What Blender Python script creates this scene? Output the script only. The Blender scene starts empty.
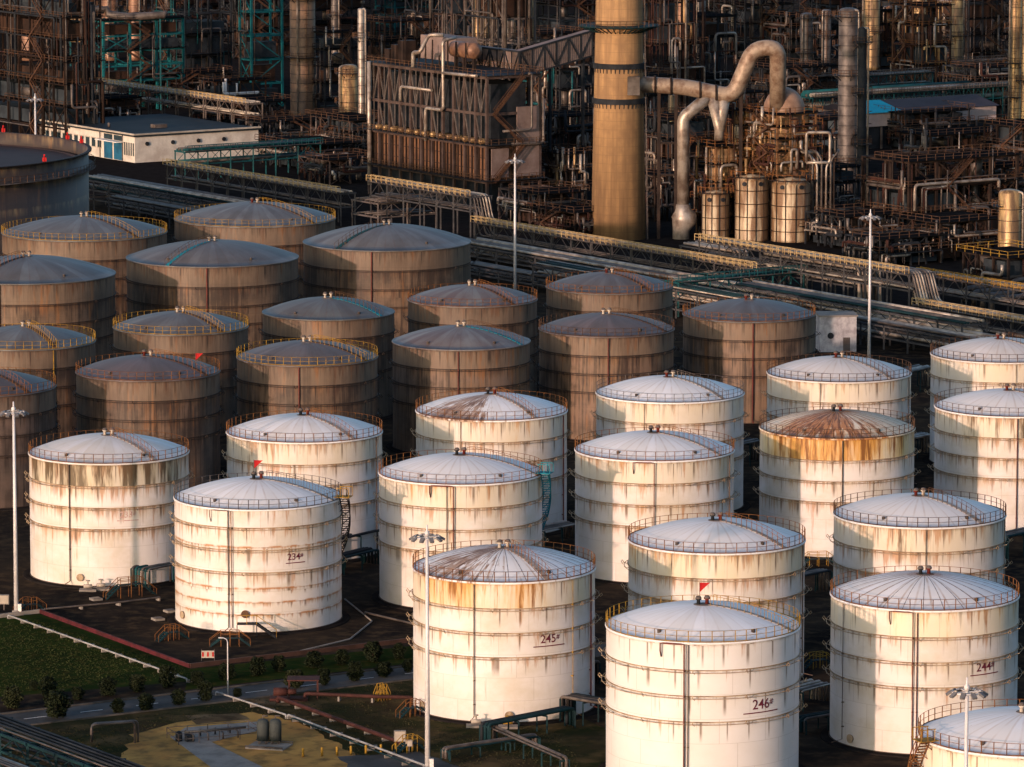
import bpy, math, random
from mathutils import Vector, Matrix
rnd = random.Random(7)
R = math.radians
C = bpy.context.scene.collection
S = bpy.context.scene

# ------------------------------------------------------------ camera
F, YH, HC = 5100.0, -354.0, 110.0
TH = math.atan((383.5 - YH) / F)
cam_d = bpy.data.cameras.new('camera'); cam = bpy.data.objects.new('camera', cam_d); C.objects.link(cam)
cam.location = (0, 0, HC); cam.rotation_euler = (math.pi / 2 - TH, 0, 0)
cam_d.sensor_width = 36.0; cam_d.lens = 36.0 * F / 1024.0
cam_d.clip_start = 1.0; cam_d.clip_end = 20000
S.camera = cam

# ------------------------------------------------------------ sky, sun, exposure
SUN_EL, SUN_AZ = 7.3, 35.0           # azimuth: degrees to the left of straight behind the camera
w = bpy.data.worlds.new('World'); S.world = w; w.use_nodes = True
nt = w.node_tree; nt.nodes.clear()
sk = nt.nodes.new('ShaderNodeTexSky'); sk.sky_type = 'NISHITA'; sk.sun_disc = False
sk.sun_elevation = R(SUN_EL); sk.sun_rotation = R(180 + SUN_AZ)
sk.air_density = 0.9; sk.dust_density = 3.0; sk.ozone_density = 2.0
bg = nt.nodes.new('ShaderNodeBackground'); bg.inputs[1].default_value = 0.15
wo = nt.nodes.new('ShaderNodeOutputWorld')
nt.links.new(sk.outputs[0], bg.inputs[0]); nt.links.new(bg.outputs[0], wo.inputs[0])
sd = bpy.data.lights.new('sun', 'SUN'); sun = bpy.data.objects.new('sun', sd); C.objects.link(sun)
sd.energy = 2.0; sd.angle = R(1.0); sd.color = (1.0, 0.64, 0.48)
tos = Vector((-math.sin(R(SUN_AZ)) * math.cos(R(SUN_EL)), -math.cos(R(SUN_AZ)) * math.cos(R(SUN_EL)), math.sin(R(SUN_EL))))
sun.rotation_euler = tos.to_track_quat('Z', 'Y').to_euler()
S.view_settings.view_transform = 'Standard'; S.view_settings.look = 'None'
S.view_settings.exposure = 1.12; S.view_settings.gamma = 1.0
S.render.resolution_x = 1024; S.render.resolution_y = 767

# ------------------------------------------------------------ helpers
def ray(px, py):
    u = (px - 512) / F; v = (383.5 - py) / F
    return Vector((u, math.cos(TH) + v * math.sin(TH), -math.sin(TH) + v * math.cos(TH)))
def at(px, py, z=0.0):
    d = ray(px, py); t = (z - HC) / d.z
    return Vector((d.x * t, d.y * t, z))
def atY(px, py, Y):
    d = ray(px, py); t = Y / d.y
    return Vector((d.x * t, Y, HC + d.z * t))
YAW = R(34)
E1 = Vector((math.cos(YAW), math.sin(YAW), 0)); E2 = Vector((math.sin(YAW), -math.cos(YAW), 0))

def basis(d):
    d = d.normalized()
    up = Vector((0, 0, 1)) if abs(d.z) < 0.95 else Vector((1, 0, 0))
    s = d.cross(up).normalized(); return d, s, s.cross(d).normalized()

def fillet(pts, rad, n=5):
    out = [Vector(pts[0])]
    for i in range(1, len(pts) - 1):
        p = Vector(pts[i]); a = Vector(pts[i - 1]) - p; b = Vector(pts[i + 1]) - p
        la, lb = a.length, b.length
        if la < 1e-4 or lb < 1e-4: continue
        a /= la; b /= lb
        if a.dot(b) < -0.999: continue
        r = min(rad, la * .45, lb * .45)
        A = p + a * r; B = p + b * r
        for k in range(n + 1):
            t = k / n
            out.append(A * (1 - t) ** 2 + p * 2 * t * (1 - t) + B * t * t)
    out.append(Vector(pts[-1])); return out

class MB:
    def __init__(s): s.v = []; s.f = []; s.sm = []
    def box(s, x0, y0, z0, x1, y1, z1):
        b = len(s.v)
        s.v += [(x0,y0,z0),(x1,y0,z0),(x1,y1,z0),(x0,y1,z0),(x0,y0,z1),(x1,y0,z1),(x1,y1,z1),(x0,y1,z1)]
        for q in ((3,2,1,0),(4,5,6,7),(0,1,5,4),(1,2,6,5),(2,3,7,6),(3,0,4,7)):
            s.f.append(tuple(b + i for i in q)); s.sm.append(False)
        return s
    def bar(s, p, q, w=.2, h=None):
        p = Vector(p); q = Vector(q)
        if (q - p).length < 1e-5: return s
        h = h or w
        d, a, u = basis(q - p); a = a * w / 2; u = u * h / 2; b = len(s.v)
        for c in (p, q): s.v += [tuple(c - a - u), tuple(c + a - u), tuple(c + a + u), tuple(c - a + u)]
        for t in ((0,1,2,3),(7,6,5,4),(4,5,1,0),(5,6,2,1),(6,7,3,2),(7,4,0,3)):
            s.f.append(tuple(b + i for i in t)); s.sm.append(False)
        return s
    def tube(s, pts, r, n=8, closed=False, bend=0):
        if bend: pts = fillet(pts, bend)
        pts = [Vector(p) for p in pts]; m = len(pts); b = len(s.v)
        rr = r if isinstance(r, (list, tuple)) else [r] * m
        prev = None
        for i, p in enumerate(pts):
            if closed: d = pts[(i + 1) % m] - pts[i - 1]
            else: d = pts[min(i + 1, m - 1)] - pts[max(i - 1, 0)]
            if prev is None: d, a, u = basis(d)
            else:
                d = d.normalized(); a = prev - d * prev.dot(d)
                a = a.normalized() if a.length > 1e-6 else basis(d)[1]; u = a.cross(d)
            prev = a
            for k in range(n):
                t = 2 * math.pi * k / n
                s.v.append(tuple(p + (a * math.cos(t) + u * math.sin(t)) * rr[i]))
        for i in range(m if closed else m - 1):
            j = (i + 1) % m
            for k in range(n):
                l = (k + 1) % n
                s.f.append((b + i*n + k, b + i*n + l, b + j*n + l, b + j*n + k)); s.sm.append(n > 4)
        if not closed:
            s.f.append(tuple(b + k for k in range(n))[::-1]); s.sm.append(False)
            s.f.append(tuple(b + (m-1)*n + k for k in range(n))); s.sm.append(False)
        return s
    def lathe(s, prof, n=32, c=(0, 0), smooth=True, cap=True):
        b = len(s.v); m = len(prof)
        for r, z in prof:
            for k in range(n):
                t = 2 * math.pi * k / n
                s.v.append((c[0] + r * math.sin(t), c[1] - r * math.cos(t), z))
        for i in range(m - 1):
            for k in range(n):
                l = (k + 1) % n
                s.f.append((b + i*n + k, b + i*n + l, b + (i+1)*n + l, b + (i+1)*n + k)); s.sm.append(smooth)
        if cap:
            if prof[0][0] > .01: s.f.append(tuple(b + k for k in range(n))[::-1]); s.sm.append(False)
            if prof[-1][0] > .01: s.f.append(tuple(b + (m-1)*n + k for k in range(n))); s.sm.append(False)
        return s
    def poly(s, pts):
        b = len(s.v); s.v += [tuple(p) for p in pts]; s.f.append(tuple(range(b, b + len(pts)))); s.sm.append(False); return s
    def slab(s, pts, z0, z1):      # vertical prism over a polygon given counter-clockwise from above
        n = len(pts); b = len(s.v)
        s.v += [(p[0], p[1], z0) for p in pts] + [(p[0], p[1], z1) for p in pts]
        s.f.append(tuple(b + i for i in range(n))[::-1]); s.f.append(tuple(b + n + i for i in range(n)))
        s.sm += [False, False]
        for i in range(n):
            j = (i + 1) % n; s.f.append((b+i, b+j, b+n+j, b+n+i)); s.sm.append(False)
        return s
    def mesh(s, name):
        me = bpy.data.meshes.new(name); me.from_pydata(s.v, [], s.f)
        me.polygons.foreach_set('use_smooth', s.sm); me.update(); return me
    def build(s, name, m, parent=None, loc=None):
        if not s.v: return None
        me = s.mesh(name); me.materials.append(m)
        o = bpy.data.objects.new(name, me); C.objects.link(o)
        if parent: o.parent = parent
        if loc is not None: o.location = loc
        return o

def tag(o, label=None, cat=None, group=None, kind=None):
    if label: o['label'] = label
    if cat: o['category'] = cat
    if group: o['group'] = group
    if kind: o['kind'] = kind
    return o
def empty(name, loc, label, cat, group=None, rz=0):
    o = bpy.data.objects.new(name, None); C.objects.link(o); o.location = loc; o.rotation_euler = (0, 0, rz)
    o.empty_display_size = .5
    return tag(o, label, cat, group)

# ------------------------------------------------------------ materials
class NT:
    def __init__(s, name):
        s.m = bpy.data.materials.new(name); s.m.use_nodes = True; s.t = s.m.node_tree
        s.b = s.t.nodes['Principled BSDF']; s._co = None
    def n(s, t): return s.t.nodes.new(t)
    def put(s, sock, v):
        if isinstance(v, (int, float)): sock.default_value = v
        elif isinstance(v, tuple): sock.default_value = (v + (1,))[:4] if len(sock.default_value) == 4 else v
        else: s.t.links.new(v, sock)
    def co(s):
        if s._co is None: s._co = s.n('ShaderNodeTexCoord').outputs['Object']
        return s._co
    def sep(s, v):
        x = s.n('ShaderNodeSeparateXYZ'); s.put(x.inputs[0], v); return x.outputs[0], x.outputs[1], x.outputs[2]
    def comb(s, x, y, z):
        c = s.n('ShaderNodeCombineXYZ'); s.put(c.inputs[0], x); s.put(c.inputs[1], y); s.put(c.inputs[2], z); return c.outputs[0]
    def ma(s, op, a, b=0.0, c=0.0, clamp=False):
        x = s.n('ShaderNodeMath'); x.operation = op; x.use_clamp = clamp
        s.put(x.inputs[0], a); s.put(x.inputs[1], b); s.put(x.inputs[2], c); return x.outputs[0]
    def vm(s, v, sc):
        x = s.n('ShaderNodeVectorMath'); x.operation = 'MULTIPLY'; s.put(x.inputs[0], v); x.inputs[1].default_value = sc; return x.outputs[0]
    def noise(s, vec, scale=1.0, det=4.0, rough=.6):
        x = s.n('ShaderNodeTexNoise'); s.put(x.inputs['Vector'], vec); x.inputs['Scale'].default_value = scale
        x.inputs['Detail'].default_value = det; x.inputs['Roughness'].default_value = rough; return x.outputs[0]
    def white(s, vec):
        x = s.n('ShaderNodeTexWhiteNoise'); s.put(x.inputs['Vector'], vec); return x.outputs['Value']
    def mr(s, v, a, b, c=0.0, d=1.0):
        x = s.n('ShaderNodeMapRange'); s.put(x.inputs[0], v)
        for i, q in enumerate((a, b, c, d)): s.put(x.inputs[i + 1], q)
        return x.outputs[0]
    def mix(s, f, a, b, mode='MIX'):
        x = s.n('ShaderNodeMix'); x.data_type = 'RGBA'; x.blend_type = mode
        s.put(x.inputs[0], f); s.put(x.inputs[6], a); s.put(x.inputs[7], b); return x.outputs[2]
    def out(s, col, rough=.6, metal=0.0, spec=.4):
        s.put(s.b.inputs['Base Color'], col); s.put(s.b.inputs['Roughness'], rough)
        s.b.inputs['Metallic'].default_value = metal; s.b.inputs['Specular IOR Level'].default_value = spec
        return s.m

def mat(name, c1, c2=None, scale=.6, rough=.65, metal=0.0, streak=False, thr=(.42, .62), bump=0.0, spec=.08):
    N = NT(name); c2 = c2 or tuple(x * .6 for x in c1)
    v = N.co()
    if streak: v = N.vm(v, (1, 1, .18))
    n = N.noise(v, scale, 6)
    f = N.mr(n, thr[0], thr[1])
    col = N.mix(f, c1, c2)
    f2 = N.noise(N.co(), scale * 7, 3)
    col = N.mix(N.mr(f2, .3, .7, 0, .35), col, tuple(x * .55 for x in c1))
    m = N.out(col, rough, metal, .4 if metal else spec)
    if bump:
        b = N.n('ShaderNodeBump'); b.inputs['Strength'].default_value = bump; N.put(b.inputs['Height'], f2); N.put(N.b.inputs['Normal'], b.outputs[0])
    return m

M = {}
M['block'] = mat('dark_equipment_housing', (.034, .044, .054), (.016, .020, .026), .25, .8)
M['blockb'] = mat('rusty_equipment_housing', (.050, .028, .020), (.022, .015, .013), .25, .8)
M['rackp'] = mat('rack_pipe_cladding', (.40, .36, .31), (.17, .13, .10), .5, .5, .25)
M['drumw'] = mat('stained_cream_cladding', (.46, .37, .25), (.16, .085, .04), .55, .5, .1, streak=True, thr=(.42, .54))
M['redp'] = mat('oxide_red_line', (.060, .024, .021), (.034, .016, .014), .8)
M['deck'] = mat('deck_grating', (.014, .014, .015), (.008, .008, .009), .4, .95, spec=0)
M['browd'] = mat('dark_brown_steel', (.024, .015, .012), (.011, .009, .009), .35)  # darker version of the rusted steel
M['tealb'] = mat('bright_teal_steel', (.010, .125, .145), (.010, .07, .085), .3)
M['railp'] = mat('pale_yellow_rail', (.46, .34, .17), (.25, .17, .08), .8)
M['brown'] = mat('rusted_steel', (.034, .023, .019), (.014, .011, .011), .35)
M['dark'] = mat('dark_steel', (.024, .028, .034), (.012, .014, .018), .3)
M['grey'] = mat('grey_steel', (.115, .10, .095), (.055, .042, .036), .4)
M['rackf'] = mat('rack_steel', (.062, .062, .066), (.030, .032, .036), .4)
M['dteal'] = mat('dark_teal_steel', (.009, .034, .042), (.008, .018, .022), .4)
M['teal'] = mat('teal_steel', (.010, .075, .088), (.010, .034, .040), .3)
M['cyan'] = mat('cyan_paint', (.015, .22, .29), (.015, .13, .17), .5)
M['alu'] = mat('aluminium_cladding', (.36, .32, .28), (.14, .10, .08), .5, .42, .4)
M['alud'] = mat('weathered_cladding', (.115, .098, .09), (.045, .036, .032), .5, .5, .25)
M['gold'] = mat('stained_cladding', (.50, .33, .15), (.12, .07, .04), .7, .42, .35, streak=True, thr=(.38, .56))
M['oran'] = mat('orange_rail_paint', (.20, .085, .028), (.09, .04, .02), .8)
M['yel'] = mat('yellow_rail_paint', (.34, .20, .030), (.16, .09, .025), .8)
M['rail'] = mat('rusty_handrail', (.10, .055, .032), (.05, .03, .022), .8)
M['red'] = mat('red_paint', (.42, .02, .022), (.25, .015, .015), .8)
M['rpipe'] = mat('oxide_red_pipe', (.050, .022, .018), (.026, .014, .012), .8)
M['white'] = mat('white_paint', (.74, .73, .72), (.58, .56, .54), .5)
M['pole'] = mat('galvanised_pole', (.62, .62, .64), (.5, .5, .52), .5, .5, .1)
M['conc'] = mat('concrete', (.25, .23, .21), (.17, .155, .14), .5, .85, bump=.1)
M['kerb'] = mat('dark_kerb', (.085, .08, .075), (.05, .048, .045), .5, .85)
M['asph'] = mat('asphalt', (.075, .075, .075), (.04, .04, .04), .25, .8)
M['pad'] = mat('tank_apron', (.022, .019, .018), (.014, .012, .012), .5, .95, spec=0)
M['glass'] = mat('window_glass', (.03, .05, .06), (.02, .03, .04), 1, .15)
M['leaf'] = mat('hedge_leaf', (.014, .020, .009), (.008, .012, .006), 3, .7)
M['bark'] = mat('bark', (.05, .035, .025))
M['leaf2'] = mat('far_leaf', (.035, .055, .03), (.02, .035, .02), .6, .7)

def ground_mat(name, a, b, c, s1, s2):
    N = NT(name); n1 = N.noise(N.co(), s1, 8, .65); n2 = N.noise(N.co(), s2, 6, .6)
    col = N.mix(N.mr(n1, .4, .62), a, b); col = N.mix(N.mr(n2, .48, .66, 0, .85), col, c)
    return N.out(col, .95, 0, .0)
M['ground'] = ground_mat('yard_ground', (.034, .026, .020), (.013, .012, .012), (.062, .044, .028), .06, .5)
M['grass'] = ground_mat('lawn', (.022, .036, .009), (.014, .022, .007), (.045, .038, .012), .09, .9)
M['sand'] = ground_mat('yellow_sand', (.40, .235, .075), (.28, .155, .055), (.12, .08, .04), .12, .5)
M['scrub'] = ground_mat('scrub_ground', (.022, .026, .012), (.04, .03, .018), (.10, .07, .035), .10, .16)
M['dirt'] = ground_mat('bare_dirt', (.19, .13, .075), (.09, .06, .035), (.04, .03, .02), .15, .5)

def shell_mat(name, rad, ht, base, dirt, rust, dark, rings, streak=.5, top=None, toprust=0., darktop=0., seams=(), heavy=0., seed=0., rside=None, ochre=(.50, .36, .17)):
    """painted tank plate with runs of rust below each ring, all in the tank's own angle and height"""
    N = NT(name); x, y, z = N.sep(N.co())
    a = N.ma('ARCTAN2', x, N.ma('MULTIPLY', y, -1)); arc = N.ma('MULTIPLY', a, rad)
    fine = N.noise(N.comb(N.ma('MULTIPLY', arc, 1.3), seed, N.ma('MULTIPLY', z, .10)), 1.0, 5, .7)
    wide = N.noise(N.comb(N.ma('MULTIPLY', arc, .40), seed + 9, N.ma('MULTIPLY', z, .07)), 1.0, 4, .6)
    blot = N.noise(N.comb(N.ma('MULTIPLY', arc, .16), seed + 3, N.ma('MULTIPLY', z, .22)), 1.0, 6, .65)
    speck = N.noise(N.comb(arc, seed + 5, z), 1.6, 5, .7)
    # runs below rings
    mask = None
    for i, zr in enumerate([ht] + list(rings) + list(seams)):
        d = N.ma('SUBTRACT', zr, z)
        L = 2.7 if i == 0 else 2.2 if i <= len(rings) else .9
        q = N.ma('MULTIPLY', N.mr(d, 0, L, 1, 0), N.ma('GREATER_THAN', d, 0.0))
        mask = q if mask is None else N.ma('MAXIMUM', mask, q)
    # plates
    row = N.ma('FLOOR', N.ma('DIVIDE', z, 2.42)); pa = N.ma('ADD', N.ma('DIVIDE', arc, 5.0), N.ma('MULTIPLY', row, .37))
    plate = N.white(N.comb(N.ma('FLOOR', pa), row, seed))
    pf = N.ma('ABSOLUTE', N.ma('SUBTRACT', N.ma('FRACT', pa), .5)); vseam = N.mr(pf, .492, .496)
    col = N.mix(N.mr(plate, 0, 1, 0, .22), base, dirt)
    col = N.mix(N.mr(blot, .42, .66, 0, .85), col, dirt)
    col = N.mix(N.ma('MULTIPLY', N.mr(mask, .3, 1.0), N.mr(wide, .42, .62, 0, .55 * min(1, streak))), col, ochre)
    # top course
    if top:
        tm = N.mr(z, rings[0] - .05, rings[0] + .05)
        tl = N.mr(wide, .35, .7, .35, 1.0)
        col = N.mix(N.ma('MULTIPLY', tm, tl), col, top)
    thr = N.mr(mask, 0, 1, .72 - .10 * streak, .57 - .14 * streak)
    s1 = N.ma('MULTIPLY', N.ma('SUBTRACT', fine, thr), 9.0, clamp=True)
    col = N.mix(N.ma('MULTIPLY', s1, .68), col, rust)
    s2 = N.ma('MULTIPLY', N.ma('SUBTRACT', N.noise(N.comb(N.ma('MULTIPLY', arc, 2.6), seed + 21, N.ma('MULTIPLY', z, .12)), 1.0, 4, .7), N.ma('ADD', thr, .03)), 9.0, clamp=True)
    col = N.mix(N.ma('MULTIPLY', s2, .5), col, dark)
    # short dark drips at the ring brackets, every 15 degrees
    pr = N.ma('ADD', N.ma('MULTIPLY', a, 24 / (2 * math.pi)), N.ma('MULTIPLY', N.noise(N.comb(N.ma('MULTIPLY', arc, .25), seed, row), 1, 2), 1.6)); w1 = N.white(N.comb(N.ma('FLOOR', pr), seed, row))
    dd = N.ma('ABSOLUTE', N.ma('SUBTRACT', N.ma('FRACT', pr), .5))
    line = N.ma('MULTIPLY', N.mr(dd, .014, .06, 1, 0), N.mr(mask, .05, .5))
    line = N.ma('MULTIPLY', line, N.mr(w1, .15, .4))
    col = N.mix(N.ma('MULTIPLY', line, .8), col, dark)
    # grime just under each ring
    g = N.ma('MULTIPLY', N.mr(mask, .80, 1.0), N.mr(speck, .38, .6))
    col = N.mix(N.ma('MULTIPLY', g, .55), col, dark)
    # weld seams
    for zs in seams:
        d = N.ma('ABSOLUTE', N.ma('SUBTRACT', z, zs))
        sm = N.ma('MULTIPLY', N.mr(d, .05, .16, 1, 0), N.mr(N.noise(N.comb(N.ma('MULTIPLY', arc, .5), seed, zs), 1, 3), .44, .54))
        col = N.mix(N.ma('MULTIPLY', sm, .8), col, rust)
    rm = N.mr(N.ma('ABSOLUTE', N.ma('SUBTRACT', N.ma('FRACT', N.ma('DIVIDE', z, 2.42)), .5)), .488, .495)
    col = N.mix(N.ma('MULTIPLY', N.ma('MAXIMUM', rm, vseam), .28), col, dark)
    sp = N.mr(speck, .70, .76); col = N.mix(N.ma('MULTIPLY', sp, .6), col, rust)
    if toprust or darktop:
        tm = N.mr(z, rings[0] - .02, rings[0] + .02)
        if toprust:
            tp = N.mr(z, rings[0], ht)
            e = N.ma('ADD', N.ma('MULTIPLY', wide, .5), N.ma('ADD', N.ma('MULTIPLY', fine, .5), N.ma('MULTIPLY', tp, .05)))
            if rside is not None: e = N.ma('ADD', e, N.mr(N.ma('COSINE', N.ma('SUBTRACT', a, R(rside))), .45, .95, -.12, .05))
            e1 = N.ma('MULTIPLY', N.ma('SUBTRACT', e, .60 - .13 * toprust), 8.0, clamp=True)
            col = N.mix(N.ma('MULTIPLY', tm, N.ma('MULTIPLY', e1, .8)), col, (.50, .23, .03))
            e2 = N.ma('MULTIPLY', N.ma('SUBTRACT', N.ma('ADD', N.ma('MULTIPLY', fine, .6), N.ma('MULTIPLY', e, .4)), .64 - .11 * toprust), 12.0, clamp=True)
            col = N.mix(N.ma('MULTIPLY', tm, N.ma('MULTIPLY', e2, .85)), col, (.12, .042, .014))
        if darktop:
            e = N.ma('MULTIPLY', N.ma('SUBTRACT', N.ma('ADD', N.ma('MULTIPLY', wide, .6), N.ma('MULTIPLY', fine, .4)), .60 - .13 * darktop), 14.0, clamp=True)
            col = N.mix(N.ma('MULTIPLY', tm, N.ma('MULTIPLY', e, .85)), col, (.05, .035, .02))
    if heavy:  # dark streaks stain the plate and stand in for shade below the top ring
        below = N.mr(z, rings[0] + .1, rings[0] - .1)
        st2 = N.noise(N.comb(N.ma('MULTIPLY', arc, 1.9), seed + 31, N.ma('MULTIPLY', z, .05)), 1.0, 5, .7)
        pt = N.noise(N.comb(N.ma('MULTIPLY', arc, .22), seed + 41, N.ma('MULTIPLY', z, .16)), 1.0, 5, .6)
        e = N.ma('ADD', N.ma('MULTIPLY', st2, .55), N.ma('MULTIPLY', pt, .45))
        e1 = N.ma('MULTIPLY', N.ma('SUBTRACT', e, .52 - .07 * heavy), 9.0, clamp=True)
        col = N.mix(N.ma('MULTIPLY', N.ma('MULTIPLY', e1, .78), N.mr(below, 0, 1, .4, 1)), col, dark)
        e2 = N.ma('MULTIPLY', N.ma('SUBTRACT', N.ma('ADD', N.ma('MULTIPLY', wide, .5), N.ma('MULTIPLY', fine, .5)), .55), 9.0, clamp=True)
        col = N.mix(N.ma('MULTIPLY', e2, .5), col, (.30, .135, .045))
        bd = N.mr(mask, .88, .98); col = N.mix(N.ma('MULTIPLY', bd, .35), col, dark)
    return N.out(col, .55, 0, .3)

def roof_mat(name, rad, rise, base, dirt, rust, amount=.2, nseg=36, line=.4, side=None, seed=0.):
    N = NT(name); x, y, z = N.sep(N.co())
    a = N.ma('ARCTAN2', x, N.ma('MULTIPLY', y, -1))
    r = N.ma('SQRT', N.ma('ADD', N.ma('MULTIPLY', x, x), N.ma('MULTIPLY', y, y)))
    p = N.ma('MULTIPLY', a, nseg / (2 * math.pi)); seg = N.white(N.comb(N.ma('FLOOR', p), seed, 1))
    big = N.noise(N.comb(N.ma('MULTIPLY', a, 2.2), seed, N.ma('MULTIPLY', r, .12)), 1.5, 4)
    fine = N.noise(N.comb(N.ma('MULTIPLY', a, 9.0), seed, N.ma('MULTIPLY', r, .22)), 1.6, 6, .7)
    patch = N.noise(N.co(), .35, 6, .65)
    col = N.mix(N.ma('MULTIPLY', seg, .6), base, dirt)
    col = N.mix(N.mr(big, .4, .7, 0, .7), col, dirt)
    ln = N.mr(N.ma('ABSOLUTE', N.ma('SUBTRACT', N.ma('FRACT', p), .5)), .5 - .012, .5 - .004)
    dd = N.ma('ABSOLUTE', N.ma('SUBTRACT', N.ma('FRACT', p), .5))
    dist = N.ma('MULTIPLY', N.ma('SUBTRACT', .5, dd), N.ma('MULTIPLY', r, 2 * math.pi / nseg))
    ln = N.mr(dist, .05, .14, 1, 0)
    col = N.mix(N.ma('MULTIPLY', ln, N.mr(N.noise(N.comb(N.ma('FLOOR', N.ma('ADD', p, .5)), seed, N.ma('MULTIPLY', r, .3)), 1, 2), .35, .6, .15 * line, line)), col, rust)
    e = N.ma('ADD', N.ma('MULTIPLY', fine, .7), N.ma('MULTIPLY', patch, .3))
    thr = .66 - .22 * amount
    if side is not None:      # a side of the roof where rust has taken hold, as a direction in degrees
        c = N.ma('COSINE', N.ma('SUBTRACT', a, R(side[0])))
        e = N.ma('ADD', e, N.ma('MULTIPLY', N.mr(c, side[1], 1.0), .2))
    e = N.ma('MULTIPLY', N.ma('SUBTRACT', e, thr), 12.0, clamp=True)
    col = N.mix(N.ma('MULTIPLY', e, .85), col, rust)
    if side is not None:
        e2 = N.ma('MULTIPLY', N.ma('MULTIPLY', e, N.ma('MULTIPLY', N.ma('SUBTRACT', N.noise(N.comb(N.ma('MULTIPLY', a, 14.0), seed + 4, N.ma('MULTIPLY', r, .3)), 1.6, 5, .7), .47), 10.0, clamp=True)), .8)
        col = N.mix(e2, col, (.085, .030, .012))
    return N.out(col, .5, 0, .35)

# ------------------------------------------------------------ the ground
def flat(name, pts, m, z, kind='structure', thick=None, jag=0):
    if jag:
        q = []; r_ = random.Random(len(name) + len(pts))
        for i in range(len(pts)):
            a, c = Vector(pts[i]), Vector(pts[(i + 1) % len(pts)]); n = max(1, int((c - a).length / 1.6))
            for k in range(n): q.append(a + (c - a) * (k / n) + Vector((r_.uniform(-1, 1), r_.uniform(-1, 1), 0)) * jag)
        pts = q
    mb = MB()
    if thick: mb.slab(pts, z - thick, z)
    else: mb.poly([(p[0], p[1], z) for p in pts])
    return tag(mb.build(name, m), kind=kind)
def fp(*pp): return [at(x, y) for x, y in pp]
flat('ground', [(-6000, -500), (6000, -500), (6000, 9000), (-6000, 9000)], M['ground'], 0)
flat('lawn', fp((-140, 770), (-60, 702), (230, 678), (191, 669), (40, 614), (-140, 622)), M['grass'], .004)
g1 = at(-60, 729); g2 = at(640, 646)
rd = (g2 - g1).normalized(); rn = Vector((-rd.y, rd.x, 0))
flat('verge', fp((185, 690), (480, 655), (470, 640), (190, 669)), M['grass'], .008)
flat('scrub', fp((-100, 900), (-60, 728), (470, 668), (620, 735), (700, 900)), M['scrub'], .006)
mbr = MB(); mbr.slab([g1 - rn * 3.1, g2 - rn * 3.1, g2 + rn * 3.1, g1 + rn * 3.1], -.2, .016)
tag(mbr.build('road', M['asph']), kind='structure')
for sgn, nm in ((1, 'far'), (-1, 'near')):
    k = MB(); a = g1 + rn * sgn * 3.25; b = g2 + rn * sgn * 3.25
    k.bar(a + Vector((0, 0, .05)), b + Vector((0, 0, .05)), .22, .24)
    tag(k.build('kerb', M['kerb']), kind='structure')
k = MB(); L = (g2 - g1).length; t = 3
while t < L - 3:
    a = g1 + rd * t; k.slab([a - rn * .07, a + rd * 2.6 - rn * .07, a + rd * 2.6 + rn * .07, a + rn * .07], .018, .022); t += 6.5
tag(k.build('road_markings', M['white']), kind='structure')
flat('sand_ground', fp((132, 735), (178, 722), (250, 712), (300, 722), (352, 752), (420, 800), (100, 820)), M['sand'], .010, jag=.55)
flat('dirt_patch', fp((236, 694), (262, 684), (292, 690), (286, 706), (250, 704)), M['dirt'], .014, jag=.5)
flat('dirt_bank', fp((186, 716), (240, 713), (250, 719), (200, 724)), M['dirt'], .013, jag=.4)
flat('concrete_path', fp((170, 737), (192, 733), (262, 767), (300, 800), (255, 800)), M['conc'], .05, thick=.1)
flat('concrete_pad', fp((172, 738), (185, 728), (258, 722), (262, 730), (200, 745)), M['conc'], .06, thick=.14)
flat('gravel_pad', fp((340, 757), (420, 752), (520, 790), (380, 800)), M['asph'], .012, jag=.35)
# service yards under the process units
flat('plant_paving', [at(-60, 175), at(620, 262), at(1100, 345), at(1100, 0) , at(-60, 0)], M['pad'], .005)

# ------------------------------------------------------------ storage tanks
HT = 14.8
RINGS = (12.1, 9.55, 7.0)
_cache = {}
def P3(rad, a, z): return Vector((rad * math.sin(a), -rad * math.cos(a), z))

def railing_mesh(rad, z, n, key, gap=None, pw=.065):
    if key in _cache: return _cache[key]
    mb = MB()
    for k in range(n):
        a = 2 * math.pi * k / n
        mb.bar(P3(rad, a, z), P3(rad, a, z + 1.12), pw)
    for zz in (.56, 1.1):
        mb.tube([P3(rad, 2 * math.pi * k / n, z + zz) for k in range(n)], .024, 4, closed=True)
    mb.tube([P3(rad, 2 * math.pi * k / 72, z + .05) for k in range(72)], .05, 4, closed=True)
    _cache[key] = mb.mesh('roof_railing'); return _cache[key]
def share(name, me, m, parent, rot=0):
    o = bpy.data.objects.new(name, me); C.objects.link(o); o.parent = parent
    if not me.materials: me.materials.append(m)
    o.material_slots[0].link = 'OBJECT'; o.material_slots[0].material = m
    o.rotation_euler = (0, 0, rot); return o

def dome(rad, rise, ht, n=72):
    Rs = (rad * rad + rise * rise) / (2 * rise); prof = []
    for i in range(11):
        r = rad * (1 - i / 10); prof.append((max(r, .001), ht + math.sqrt(Rs * Rs - r * r) - (Rs - rise)))
    return prof

def roofz(r, rad, rise, ht):
    Rs = (rad * rad + rise * rise) / (2 * rise); return ht + math.sqrt(Rs * Rs - r * r) - (Rs - rise)

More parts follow.
